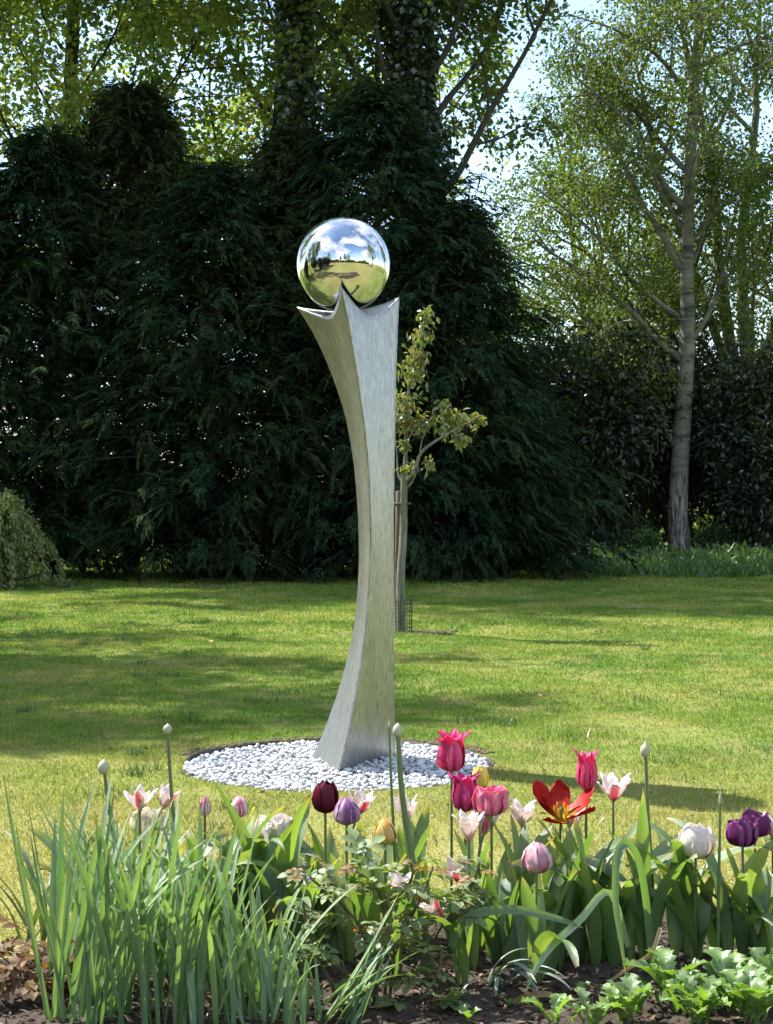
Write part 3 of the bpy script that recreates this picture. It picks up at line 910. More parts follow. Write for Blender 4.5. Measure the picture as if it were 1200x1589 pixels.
# birch, right
BY = 39.0
bt = [P(x, y, BY) for x, y in ((1055, 875), (1053, 770), (1059, 660), (1067, 520), (1066, 400), (1070, 280), (1076, 150), (1088, 0), (1102, -170), (1108, -330))]
b0 = Vector((bt[0].x, BY, 0))
btl = [tuple(p - b0) for p in bt]
btl[0] = (btl[0][0], 0, -0.15)


def bl(px, py, dx, dz, L, r, dy=0.0):
    p = P(px, py, BY) - b0
    return (np.array(p), np.array([dx, dy, dz]), L, r)


birch = broadleaf(34, btl, 0.25, 0.065, 15, (0.42, 0.98), lambda u: 4.2 * (1.15 - u) ** 0.6 + 0.8,
                  (M['birch'], M['birch_leaf']), 0.115, 50000, (0.5, 0.85), 8, 7, 0.22, 0.02, 0.6,
                  extra_limbs=[bl(1046, 690, -0.45, 1.0, 2.2, 0.085), bl(1060, 560, -0.9, 0.75, 5.0, 0.10, -0.1), bl(1064, 500, -0.95, 0.6, 4.6, 0.085, -0.2),
                               bl(1066, 430, -0.8, 0.85, 5.2, 0.10, 0.2), bl(1067, 380, 0.75, 0.7, 3.6, 0.08), bl(1062, 545, 0.6, 0.9, 3.6, 0.08, -0.2),
                               bl(1068, 330, -0.9, 0.7, 4.6, 0.09, -0.2), bl(1070, 270, -0.8, 0.9, 4.2, 0.08), bl(1078, 110, 0.8, 0.55, 3.2, 0.07),
                               bl(1076, 160, -0.85, 0.6, 4.0, 0.07, -0.3)], trunk_k=16, twigL=1.3)
place_tree('birch_tree', birch, b0, 'silver-grey barked birch with slender leaning trunk at the right')

# spreading tree right of the birch, several stems from one fork
stem5 = broadleaf(35, [(0, 0, -0.2), (0, 0, 1.6), (0.1, 0, 3.2), (0.2, 0, 4.6)], 0.42, 0.30, 4, (0.85, 0.99), lambda u: 5.0,
                  (M['mossy_bark'], M['birch_leaf']), 0.13, 48000, (0.6, 1.0), 11, 7, 0.12, 0.05, 0.7,
                  extra_limbs=[(np.array([0.1, 0, 4.0]), np.array([a, b, 1.0]), L, r) for a, b, L, r in
                               ((-0.75, 0.1, 8.0, 0.13), (-0.4, -0.2, 10.0, 0.15), (-0.12, 0.2, 12.0, 0.20), (0.1, -0.1, 12.0, 0.20), (0.42, 0.2, 10.0, 0.15), (0.8, -0.1, 8.0, 0.14), (-1.3, 0.0, 7.0, 0.11), (-1.0, -0.35, 8.0, 0.11))],
                  twigL=1.2)
place_tree('field_maple', stem5, (P(1150, 0, 43).x, 43.0, 0), 'multi-stemmed tree with mossy forked trunks at the right edge', 0.0, 1.0)
place_tree('field_maple', stem5, (P(905, 0, 50).x, 50.0, 0), 'far light green tree seen between the hedge and the birch', 2.6, 0.85)

# trees out of the frame: the large left one throws the shade on the lawn, the smaller left one is added for its shade, the others stand behind the camera in the ball
place_tree('maple_tree', maple, (-11.3, 16.6, 0), 'large tree left of the picture that shades the lawn', 1.1, (1.0, 1.0, 0.9))
place_tree('garden_tree', maple, (-8.6, 7.4, 0), 'added unseen smaller tree left of the picture, shading the lawn beside the sculpture', 0.7, (0.5, 0.5, 0.5))  # added out of view: shades the lawn reflected in the left steel panel
for k, (x, y, m, s, lab) in enumerate([
        (-16, -16, maple, 0.7, 'yellow-green tree mirrored left in the ball'), (-4, -37, oak, 0.6, 'low green tree mirrored left of the ball centre'),
        (4, -33, oak, 0.75, 'green tree mirrored right of the ball centre'), (9, -30, maple, 0.8, 'yellow-green tree mirrored right in the ball'),
        (20, 3, maple, 1.0, 'yellow-green tree mirrored at the right rim of the ball'),
        (19, 20, oak, 0.9, 'dark green tree right of the picture, on the right rim of the ball'), (-19, 2, oak, 1.0, 'dark green tree mirrored at the left rim of the ball')]):
    place_tree('garden_tree', m, (x, y, 0), lab, k * 1.1, s, 'trees mirrored in the ball')


# ------------------------------------------------------------------ shrubs
def shrub_mesh(seed, rx, ry, h, n, leaf, mat, lumps=9, stems=14):
    rg = np.random.default_rng(seed)
    cs = [(rg.uniform(-0.6, 0.6) * rx, rg.uniform(-0.6, 0.6) * ry, rg.uniform(0.3, 0.78) * h, rg.uniform(0.3, 0.5)) for _ in range(lumps)]
    cs.append((0, 0, h * 0.5, 0.6))
    pos, ax = [], []
    for cx, cy, cz, s in cs:
        m = int(n / len(cs))
        d = nrm(rg.normal(size=(m, 3))); rr = rg.uniform(0.55, 1.08, m)[:, None]
        wob = 1 + 0.22 * np.sin(d[:, :1] * 7 + cx * 3) * np.sin(d[:, 2:] * 6 + cz)
        p = d * rr * wob * np.array([rx * s, ry * s, h * s * 0.8]) + np.array([cx, cy, cz])
        pos.append(p); ax.append(d * 0.7 + rg.normal(0, 0.55, (m, 3)) + np.array([0, 0, -0.2]))
    pos, ax = np.concatenate(pos), np.concatenate(ax)
    k = pos[:, 2] > 0.05
    pos, ax = pos[k], ax[k]
    V, Fa = leaf_quads(pos, ax, leaf * rg.uniform(0.6, 1.3, len(pos)), leaf * 0.55 * rg.uniform(0.7, 1.2, len(pos)), rg, 0.7, 0.2)
    g = Geo()
    for k in range(stems):
        a = rg.uniform(0, 2 * PI)
        g.tube(branch(rg, (rg.normal(0, 0.25 * rx), rg.normal(0, 0.15 * ry), -0.05), (math.cos(a) * 0.4, math.sin(a) * 0.4, 1), h * rg.uniform(0.6, 0.9), 7, 0.08, 0.05), np.linspace(0.05, 0.012, 8), 5)
    return g.mesh('stems', M['bark']), mesh_np('foliage', V, Fa, mat, smooth=False)


def place_shrub(name, ms, loc, label, rz=0, s=1.0, group=None, cat='shrub'):
    t = empty(name, loc, label, cat, group, rz)
    t.scale = (s, s, s) if not isinstance(s, tuple) else s
    obj('stems', ms[0], t); obj('foliage', ms[1], t)
    return t


hs = [shrub_mesh(41, 2.3, 1.7, 4.3, 17000, 0.17, M['shrub']), shrub_mesh(42, 2.4, 1.7, 4.6, 17000, 0.17, M['shrub'])]
for k, (px, Y, v, s, lab) in enumerate([
        (845, 39.0, 0, 1.2, 'dark evergreen shrub right of the last conifer'),
        (935, 39.8, 1, 1.2, 'dark evergreen shrub left of the birch trunk'),
        (1035, 41.5, 0, 1.15, 'dark evergreen shrub straight behind the birch trunk'),
        (1130, 41.0, 1, 1.1, 'dark evergreen shrub just right of the birch trunk'),
        (1215, 39.5, 0, 1.1, 'dark evergreen shrub cut by the right edge of the picture')]):
    place_shrub('evergreen_shrub', hs[v], (P(px, 0, Y).x, Y, 0.15), lab, k * 0.9, s, 'dark shrubs under the birch')
for k, (x, y, s, lab) in enumerate([(-8.6, 9.5, 0.9, 'evergreen shrub left of the picture, farthest of the side hedge'), (-10.4, 5.0, 1.0, 'evergreen shrub left of the picture, level with the sculpture'),
                                    (-8.2, 2.4, 0.95, 'evergreen shrub left of the picture, level with the flower bed'), (-8.6, -1.2, 1.0, 'evergreen shrub left of the camera'),
                                    (-9.4, -5.0, 1.0, 'evergreen shrub behind the camera on the left')]):
    place_shrub('evergreen_shrub', hs[k % 2], (x, y, 0), lab, k * 1.7, s, 'side hedge mirrored in the steel')

bush = shrub_mesh(43, 0.7, 0.6, 0.9, 2600, 0.10, M['weed'], 6, 8)
for k, (px, py, Y, s, lab) in enumerate([
        (375, 860, 30.5, 0.85, 'small shaded green bush at the foot of the hedge left of the sculpture'),
        (500, 870, 30.0, 0.5, 'tiny shaded bush at the hedge foot just left of the sculpture'),
        (795, 860, 32.0, 0.75, 'small green bush under the lowest conifer'),
        (1000, 850, 37.0, 0.85, 'sunlit low bush left of the birch foot'),
        (1105, 850, 38.5, 0.9, 'sunlit low bush right of the birch foot')]):
    place_shrub('small_bush', bush, (P(px, 0, Y).x, Y, 0), lab, k, s, 'small bushes at the foot of the hedge')


def weeping():
    rg = np.random.default_rng(51)
    root = empty('weeping_shrub', (P(-2, 0, 25.2).x, 25.2, 0), 'pale green weeping shrub cut by the left edge of the picture', 'shrub')
    g = Geo()
    g.tube(spline([(0, 0, -0.05), (0.03, 0, 0.7), (0, 0, 1.35)], 10), np.linspace(0.05, 0.035, 10), 8)
    pos, ax = [], []
    for k in range(130):
        a = rg.uniform(0, 2 * PI); L = 0.88 * math.sqrt(rg.uniform(0.03, 1.0)) * (1 + 0.18 * math.sin(3 * a + 1)) * rg.uniform(0.75, 1.22)
        top = 1.42 * math.sqrt(max(0.05, 1 - (L / 1.12) ** 2)) + rg.uniform(-0.12, 0.14)
        q = np.array([math.cos(a), math.sin(a), 0])
        pts = spline([(0, 0, 1.25), tuple(q * L * 0.55 + [0, 0, top + 0.05]), tuple(q * L * 0.92 + [0, 0, top - 0.22]), tuple(q * L * 1.06 + [0, 0, max(0.04, top - rg.uniform(0.35, 1.3))])], 14)
        g.tube(pts, np.linspace(0.009, 0.003, 14), 4)
        for e in range(4, 14):
            m = 11
            pos.append(pts[e] + rg.normal(0, 0.032, (m, 3))); ax.append(np.array([0, 0, -0.8]) + q * 0.3 + rg.normal(0, 0.5, (m, 3)))
    pos, ax = np.concatenate(pos), np.concatenate(ax)
    V, Fa = leaf_quads(pos, ax, 0.075 * rg.uniform(0.6, 1.3, len(pos)), 0.04, rg, 0.6, 0.2)
    obj('stems', g.mesh('stems', M['grey_bark']), root)
    obj('foliage', mesh_np('foliage', V, Fa, M['weep'], smooth=False), root)


weeping()


# rough growth at the foot of the hedge, and the far field edge seen through the gaps
def weeds():
    rg = np.random.default_rng(61)
    n = 26000
    x = rg.uniform(-10, 11, n); y = rg.uniform(28.5, 37.5, n)
    f = np.clip((x + 0.5) / 2.0, 0.12, 1.0)
    keep = (rg.random(n) < f) & (y > 29.5 + 1.2 * np.sin(x * 0.8) + 0.5 * np.sin(x * 2.7))
    x, y = x[keep], y[keep]; n = len(x)
    hgt = np.clip((y - 28.5) / 5, 0.1, 1) * (0.10 + 0.38 * (0.5 + 0.5 * np.sin(x * 2.1 + 1.0) * np.sin(y * 1.9 + x)))
    z = rg.uniform(0, 1, n) * hgt
    V, Fa = leaf_quads(np.stack([x, y, z], -1), rg.normal(0, 0.6, (n, 3)) + np.array([0, -0.15, 0.9]), rg.uniform(0.10, 0.24, n), 0.045, rg, 0.6, 0.15)
    tag(obj('undergrowth', mesh_np('undergrowth', V, Fa, M['weed'], smooth=False)), 'rough weeds and long grass along the foot of the hedge', 'undergrowth', kind='stuff')
    n = 26000
    x = rg.uniform(-26, 26, n); y = rg.uniform(58, 64, n)
    top = 2.2 + 0.9 * np.sin(x * 0.5) + 0.5 * np.sin(x * 1.7)
    z = rg.uniform(0, 1, n) * top
    m = 16000
    a = rg.uniform(-2.9, -0.25, m); rr = 42 + rg.uniform(-2, 2, m)
    x2, y2 = rr * np.cos(a), rr * np.sin(a)
    z2 = rg.uniform(0, 1, m) * (4.2 + 1.6 * np.sin(a * 9) + 0.9 * np.sin(a * 23))
    x, y, z = np.concatenate([x, x2]), np.concatenate([y, y2]), np.concatenate([z, z2]); n = len(x)
    wd = np.where(y < 0, 0.6, 0.22)
    V, Fa = leaf_quads(np.stack([x, y, z], -1), rg.normal(0, 0.7, (n, 3)), rg.uniform(0.25, 0.5, n) * wd / 0.22, wd, rg, 0.6, 0.15)
    tag(obj('far_hedgerow', mesh_np('far_hedgerow', V, Fa, M['oak'], smooth=False)), 'sunlit hedgerow glimpsed under the conifers', 'hedgerow', kind='stuff')


weeds()


# ------------------------------------------------------------------ young staked tree with wire guard
def sapling():
    SY = 16.1
    base = P(624, 982, SY); base.z = 0
    root = empty('young_tree', base, 'young thin grey-stemmed tree with fresh reddish leaves behind the sculpture', 'tree')
    def L(pts, n=20):
        return spline([tuple(P(x, y, SY + d) - base) for x, y, d in pts], n)
    rg = np.random.default_rng(71)
    g = Geo()
    g.tube(L([(623, 986, 0), (622, 900, 0), (626, 830, 0.02), (627, 765, 0), (627, 740, 0)]), np.linspace(0.05, 0.034, 20), 10)
    obj('trunk', g.mesh('trunk', M['grey_bark']), root)
    br = [([(627, 745, 0), (630, 700, 0.05), (632, 640, 0), (637, 580, 0), (648, 530, -0.05), (662, 492, 0)], 0.024),
          ([(627, 750, 0), (642, 732, -0.1), (652, 705, -0.15), (668, 690, -0.2), (690, 676, -0.2), (715, 662, -0.2), (745, 645, -0.2)], 0.022),
          ([(627, 762, 0), (641, 745, -0.05), (650, 715, -0.1), (656, 680, -0.1), (672, 655, -0.1)], 0.015),
          ([(627, 752, 0), (618, 735, 0.05), (616, 700, 0.1), (610, 650, 0.1)], 0.014),
          ([(690, 676, -0.2), (688, 650, -0.2), (684, 628, -0.25)], 0.010),
          ([(630, 700, 0.05), (640, 668, -0.1), (652, 655, -0.15)], 0.010)]
    for pts, r in br:
        h = Geo(); c = L(pts, 18); h.tube(c, np.linspace(r, r * 0.3, 18), 7)
        obj('branch', h.mesh('branch', M['grey_bark']), root)
    clumps = [(662, 488, 14, 90), (655, 520, 16, 110), (648, 555, 18, 140), (640, 575, 20, 150), (630, 620, 20, 130), (622, 655, 16, 90), (628, 690, 9, 40), (645, 655, 14, 80), (662, 655, 14, 90),
              (690, 640, 12, 70), (712, 650, 14, 90), (738, 650, 12, 80), (714, 680, 10, 70), (665, 718, 9, 40), (612, 640, 14, 70), (640, 725, 6, 20), (625, 726, 7, 24), (684, 625, 8, 30), (692, 665, 12, 60)]
    pos, ax = [], []
    for x, y, r, m in clumps:
        c = np.array(P(x, y, SY - 0.08) - base)
        s = r / F_PX * SY
        m = int(m * 0.75)
        pos.append(c + rg.normal(0, 1, (m, 3)) * [s * 0.5, s * 0.6, s * 0.5]); ax.append(rg.normal(0, 0.6, (m, 3)) + np.array([0, 0, -0.75]))
    pos, ax = np.concatenate(pos), np.concatenate(ax)
    V, Fa = leaf_quads(pos, ax, 0.085 * rg.uniform(0.6, 1.3, len(pos)), 0.042 * rg.uniform(0.7, 1.2, len(pos)), rg, 0.7, 0.25)
    obj('leaves', mesh_np('leaves', V, Fa, M['sapling_leaf'], smooth=False), root)
    # stake
    sb = P(617, 984, SY + 0.12); sb.z = -0.1
    g = Geo(); g.tube([(0, 0, 0), (0, 0, 0.8), (0.01, 0, 1.58), (0.01, 0, 1.585), (0.01, 0, 1.586)], [0.03, 0.03, 0.03, 0.022, 0.001], 9)
    s = empty('tree_stake', sb, 'round wooden stake beside the young tree trunk', 'stake')
    obj('post', g.mesh('post', M['stake']), s)
    g = Geo(); a = np.linspace(0, 2 * PI, 19)
    g.tube(np.stack([0.05 + 0.085 * np.cos(a), -0.06 + 0.075 * np.sin(a), np.full(19, 1.45)], -1), np.full(19, 0.012), 6)
    obj('tie', g.mesh('tie', M['edging']), s)
    # wire guard round the foot
    gb = P(627, 981, SY); gb.z = 0
    gr = empty('tree_guard', gb, 'dark wire mesh guard round the foot of the young tree', 'tree guard')
    rad = 0.085
    h = Geo(); h.tube([(0, 0, 0), (0, 0, 0.36)], [0.0028, 0.0028], 4); wm = h.mesh('wire', M['wire'])
    for k in range(16):
        a = k / 16 * 2 * PI
        obj('wire', wm, gr, (rad * math.cos(a), rad * math.sin(a), 0))
    a = np.linspace(0, 2 * PI, 33)
    h = Geo(); h.tube(np.stack([rad * np.cos(a), rad * np.sin(a), 0 * a], -1), np.full(33, 0.0024), 4); hm = h.mesh('hoop', M['wire'])
    for k in range(9):
        obj('hoop', hm, gr, (0, 0, 0.02 + k * 0.041))
    # bare earth beside it
    h = Geo(); pm = pebble_meshes(4)
    for k in range(160):
        V, Fc = pm[k % 4]
        h.add(V * rg.uniform(0.015, 0.035) + np.array([rg.normal(0.16, 0.15), rg.normal(0, 0.1), 0.008]), Fc)
    tag(obj('bare_earth', h.mesh('bare_earth', M['edge_soil'], False), None, (gb.x, gb.y, 0)), 'patch of bare brown earth beside the wire guard', 'earth', kind='stuff')


sapling()


# ------------------------------------------------------------------ flower bed: soil
def soil_z(x, y):
    e = np.clip((bed_edge(x) - y) / 0.16, 0, 1)
    return -0.03 + e * (0.055 + 0.012 * np.sin(x * 11 + 2 * np.sin(y * 7)) * np.sin(y * 13) + 0.006 * np.sin(x * 31) * np.sin(y * 37 + x * 9))


def gz(x, y):
    return float(soil_z(np.array(x), np.array(y)))


def build_bed():
    nx, ny = 260, 150
    x = np.linspace(-3.2, 3.2, nx); y = np.linspace(2.9, 5.2, ny)
    X, Y = np.meshgrid(x, y, indexing='ij')
    e = np.clip((Y - 2.9) / 0.2, 0, 1)
    Z = soil_z(X, Y) * e - 0.03 * (1 - e) + rng.normal(0, 0.0035, X.shape)
    V = np.stack([X, Y, Z], -1).reshape(-1, 3)
    i = np.arange(nx - 1)[:, None] * ny; j = np.arange(ny - 1)[None, :]
    Fa = np.stack([i + j, i + ny + j, i + ny + j + 1, i + j + 1], -1).reshape(-1, 4)
    tag(obj('flower_bed_soil', mesh_np('flower_bed_soil', V, Fa, M['soil'])), kind='structure')
    pm = pebble_meshes(6)
    g = Geo()
    for k in range(5200):
        xx = rng.uniform(-1.5, 1.5); yy = rng.uniform(3.75, 4.9)
        V, Fc = pm[k % 6]; s = 0.003 + 0.009 * rng.random() ** 2.5
        g.add(V * s + np.array([xx, yy, gz(xx, yy) + s * 0.3]), Fc)
    tag(obj('soil_crumbs', g.mesh('soil_crumbs', M['soil'], False)), 'crumbly dark soil of the flower bed', 'soil', kind='stuff')
    n = 2600
    xx = rng.uniform(-1.4, 1.4, n); yy = rng.uniform(3.75, 5.0, n)
    zz = soil_z(xx, yy) + 0.006
    V, Fa = leaf_quads(np.stack([xx, yy, zz], -1), rng.normal(0, 1, (n, 3)) * [1, 1, 0.25], rng.uniform(0.012, 0.045, n), rng.uniform(0.004, 0.014, n), rng, 0.5, 0.2)
    tag(obj('dead_leaf_litter', mesh_np('dead_leaf_litter', V, Fa, M['litter'], smooth=False)), 'dry brown leaf litter on the bed soil', 'litter', kind='stuff')


build_bed()


# ------------------------------------------------------------------ leaves and petals
def blade(L, W, a0, a1, p=1.5, fold=0.35, twist=0.0, nseg=14, shape='tulip', wave=0.0, seed=0, curl=0.0):
    """a leaf blade: starts at the origin going up, leaning towards +X; angles from the vertical, in degrees"""
    rg = np.random.default_rng(seed)
    u = np.linspace(0, 1, nseg + 1)
    a = R(a0) + (R(a1) - R(a0)) * u ** p
    st = L / nseg
    x = np.concatenate([[0], np.cumsum(np.sin((a[1:] + a[:-1]) / 2) * st)])
    z = np.concatenate([[0], np.cumsum(np.cos((a[1:] + a[:-1]) / 2) * st)])
    if shape == 'tulip':
        w = W * np.interp(u, [0, 0.12, 0.35, 0.6, 0.85, 0.96, 1], [0.42, 0.7, 1.0, 0.92, 0.52, 0.2, 0.015])
    elif shape == 'strap':
        w = W * np.interp(u, [0, 0.1, 0.5, 0.8, 0.95, 1], [0.85, 0.95, 1.0, 0.75, 0.3, 0.03])
    else:
        w = W * np.sin(PI * np.clip(u, 0.02, 0.995) ** 0.8) ** 0.7
    ncol = 5
    s = np.linspace(-1, 1, ncol)
    tw = R(twist) * u
    ph = rg.uniform(0, 6)
    V = np.zeros((nseg + 1, ncol, 3))
    f = fold * (1 - 0.55 * u) + curl * u
    for k in range(ncol):
        lat = s[k] * w * 0.5
        nor = np.abs(s[k]) ** 1.3 * w * 0.5 * f + wave * W * s[k] * np.sin(u * 9 + ph) * u
        cy, cn = lat * np.cos(tw) - nor * np.sin(tw), lat * np.sin(tw) + nor * np.cos(tw)
        V[:, k, 0] = x - cn * np.cos(a); V[:, k, 1] = cy; V[:, k, 2] = z + cn * np.sin(a)
    uv = np.stack([np.broadcast_to(s * 0.5 + 0.5, (nseg + 1, ncol)), np.broadcast_to(u[:, None], (nseg + 1, ncol))], -1).reshape(-1, 2)
    i = np.arange(nseg)[:, None] * ncol; j = np.arange(ncol - 1)[None, :]
    Fa = np.stack([i + j, i + j + 1, i + ncol + j + 1, i + ncol + j], -1).reshape(-1, 4)
    return V.reshape(-1, 3), Fa, uv


def blade_mesh(name, mat, *a, **k):
    V, Fa, uv = blade(*a, **k)
    return mesh_np(name, V, Fa, mat, uv)


# stock of tulip leaves
TL = []
for k in range(12):
    rg = np.random.default_rng(200 + k)
    TL.append(blade_mesh('leaf', M['t_leaf'], rg.uniform(0.26, 0.37), rg.uniform(0.042, 0.066), rg.uniform(2, 14), [35, 60, 95, 130, 150, 20][k % 6] + rg.uniform(-10, 10), rg.uniform(1.4, 2.6),
                         rg.uniform(0.4, 0.75), rg.uniform(-40, 40), 16, 'tulip', 0.10, k))


PROF = {
    'ruffle': ([.10, .68, .98, 1.0, .93, .95], [0, .12, .34, .62, .86, .97], [.2, .62, .84, .86, .74, .25]),   # per type: radius, height, half width along the petal
    'cup': ([.10, .72, 1.0, .97, .76, .50], [0, .12, .36, .64, .88, 1.0], [.18, .66, .86, .80, .50, .07]),
    'bud': ([.10, .75, 1.0, .85, .50, .15], [0, .14, .36, .66, .88, 1.0], [.2, .75, .95, .8, .45, .05]),
    'lily': ([.10, .55, .72, .62, .70, 1.15], [0, .13, .36, .64, .88, 1.0], [.18, .52, .62, .52, .30, .02]),
    'star': ([.06, .30, .52, .72, .90, 1.05], [0, .20, .45, .70, .90, 1.0], [.10, .26, .34, .32, .19, .01]),
    'open': ([.05, .30, .60, .88, 1.06, 1.10], [.0, .14, .34, .56, .80, .92], [.12, .28, .40, .42, .34, .10]),
}


def petal_mesh(name, kind, Rr, H, mat_out, mat_in, jit, rg, width=1.0, tipcurl=0.0):
    pr, pz, pw = PROF[kind]
    nu, nv = 9, 7
    uc = [0, .15, .38, .64, .87, 1.0]
    u = np.array([0, .08, .18, .32, .48, .64, .78, .9, 1.0])
    def sm(c):
        q = spline(np.stack([uc, c], -1), 60); return np.interp(u, q[:, 0], q[:, 1])
    r = np.maximum(sm(pr), 0.03) * Rr * (1 + jit * rg.uniform(-1, 1)); z = sm(pz) * H * (1 + 0.5 * jit * rg.uniform(-1, 1)); w = np.maximum(sm(pw), 0.008) * Rr * width
    r = r + tipcurl * Rr * np.clip(u - 0.6, 0, 1) ** 2 * 4
    s = np.linspace(-1, 1, nv)
    cup = 0.42 if kind in ('cup', 'bud') else 0.25
    V = np.zeros((nu, nv, 3))
    skew = jit * rg.uniform(-1, 1)
    ph1, ph2 = rg.uniform(0, 6, 2)
    for k in range(nv):
        y = s[k] * w
        V[:, k, 0] = r - cup * s[k] ** 2 * w * 0.9 + jit * 0.25 * Rr * np.sin(u * 7 + s[k] * 2 + skew * 9) * u
        V[:, k, 1] = y + skew * Rr * u ** 2
        V[:, k, 2] = z - 0.06 * H * s[k] ** 2 * u
        e = abs(s[k]) ** 2 * u
        V[:, k, 0] += Rr * e * (0.07 * np.sin(u * 11 + ph1) + 0.05 * np.sin(u * 19 + ph2 + s[k] * 2))
        V[:, k, 2] += H * e * 0.05 * np.sin(s[k] * 9 + ph2)
    uv = np.stack([np.broadcast_to(s * 0.5 + 0.5, (nu, nv)), np.broadcast_to(u[:, None], (nu, nv))], -1).reshape(-1, 2)
    i = np.arange(nu - 1)[:, None] * nv; j = np.arange(nv - 1)[None, :]
    Fa = np.stack([i + j, i + j + 1, i + nv + j + 1, i + nv + j], -1).reshape(-1, 4)
    V1 = V.reshape(-1, 3)
    # inner skin one millimetre inside: inner and outer face of a petal differ in colour
    tu = np.gradient(V, axis=0); tv = np.gradient(V, axis=1)
    nn = nrm(np.cross(tu, tv)).reshape(-1, 3)
    if (nn[:, 0] * 1.0).mean() < 0: nn = -nn
    V2 = V1 - nn * 0.0009
    return mesh_np(name, np.concatenate([V1, V2]), np.concatenate([Fa, Fa[:, ::-1] + len(V1)]), [mat_out, mat_in], np.concatenate([uv, uv]), True,
                   np.concatenate([np.zeros(len(Fa)), np.ones(len(Fa))]))


PM = {
    'pink': petal_mat('petal_hot_pink', (0.55, 0.10, 0.16), (0.66, 0.028, 0.17), (0.78, 0.06, 0.26), (0.85, 0.17, 0.36), 0.75, 0.5),
    'magenta': petal_mat('petal_magenta', (0.42, 0.05, 0.14), (0.52, 0.02, 0.17), (0.62, 0.04, 0.24), (0.75, 0.12, 0.34), 0.85, 0.5),
    'rosy': petal_mat('petal_rosy', (0.7, 0.16, 0.26), (0.70, 0.07, 0.24), (0.82, 0.20, 0.38), (0.85, 0.35, 0.48), 0.7, 0.55),
    'burgundy': petal_mat('petal_burgundy', (0.10, 0.008, 0.02), (0.10, 0.004, 0.018), (0.13, 0.008, 0.03), None, 0.5, 0.4, 0.25),
    'mauve': petal_mat('petal_mauve', (0.55, 0.40, 0.46), (0.30, 0.10, 0.30), (0.36, 0.14, 0.34), (0.60, 0.42, 0.58), 0.75, 0.7),
    'yellow': petal_mat('petal_yellow', (0.80, 0.62, 0.12), (0.85, 0.60, 0.16), (0.85, 0.52, 0.16), (0.85, 0.68, 0.28), 0.6, 0.3),
    'lemon': petal_mat('petal_lemon', (0.75, 0.68, 0.16), (0.82, 0.70, 0.14), (0.84, 0.72, 0.22), None, 0.6, 0.3),
    'cream': petal_mat('petal_cream', (0.50, 0.60, 0.30), (0.80, 0.78, 0.60), (0.84, 0.82, 0.70), None, 0.6, 0.25),
    'white': petal_mat('petal_white', (0.62, 0.66, 0.42), (0.82, 0.80, 0.74), (0.86, 0.84, 0.80), None, 0.6, 0.25),
    'palepink': petal_mat('petal_pale_mauve', (0.66, 0.40, 0.46), (0.62, 0.30, 0.40), (0.70, 0.42, 0.50), (0.78, 0.55, 0.60), 0.7, 0.4),
    'purple': petal_mat('petal_purple', (0.13, 0.02, 0.10), (0.12, 0.012, 0.10), (0.20, 0.045, 0.18), (0.30, 0.10, 0.28), 0.8, 0.45, 0.25),
    'red': petal_mat('petal_red', (0.75, 0.45, 0.03), (0.36, 0.006, 0.008), (0.38, 0.005, 0.010), None, 0.6, 0.5, 0.22),
    'red_in': petal_mat('petal_red_inside', (0.85, 0.62, 0.03), (0.42, 0.02, 0.008), (0.38, 0.006, 0.010), None, 0.6, 0.5, 0.22),
    'lady_out': petal_mat('petal_pink_striped', (0.66, 0.07, 0.13), (0.72, 0.10, 0.18), (0.80, 0.32, 0.38), (0.86, 0.80, 0.78), 0.72, 0.3),
    'lady_in': petal_mat('petal_white_inside', (0.80, 0.55, 0.50), (0.86, 0.83, 0.82), (0.87, 0.85, 0.84), None, 0.6, 0.12),
    'lady_w': petal_mat('petal_white_outside', (0.80, 0.45, 0.48), (0.86, 0.80, 0.80), (0.87, 0.84, 0.83), None, 0.6, 0.15),
}
ANTH = simple_mat('anther', (0.65, 0.42, 0.03), 0.7)


def stem_mesh(pts, r0, r1, mat, k=7):
    g = Geo(); c = spline(pts, 14); g.tube(c, np.linspace(r0, r1, 14), k)
    return g.mesh('stem', mat)


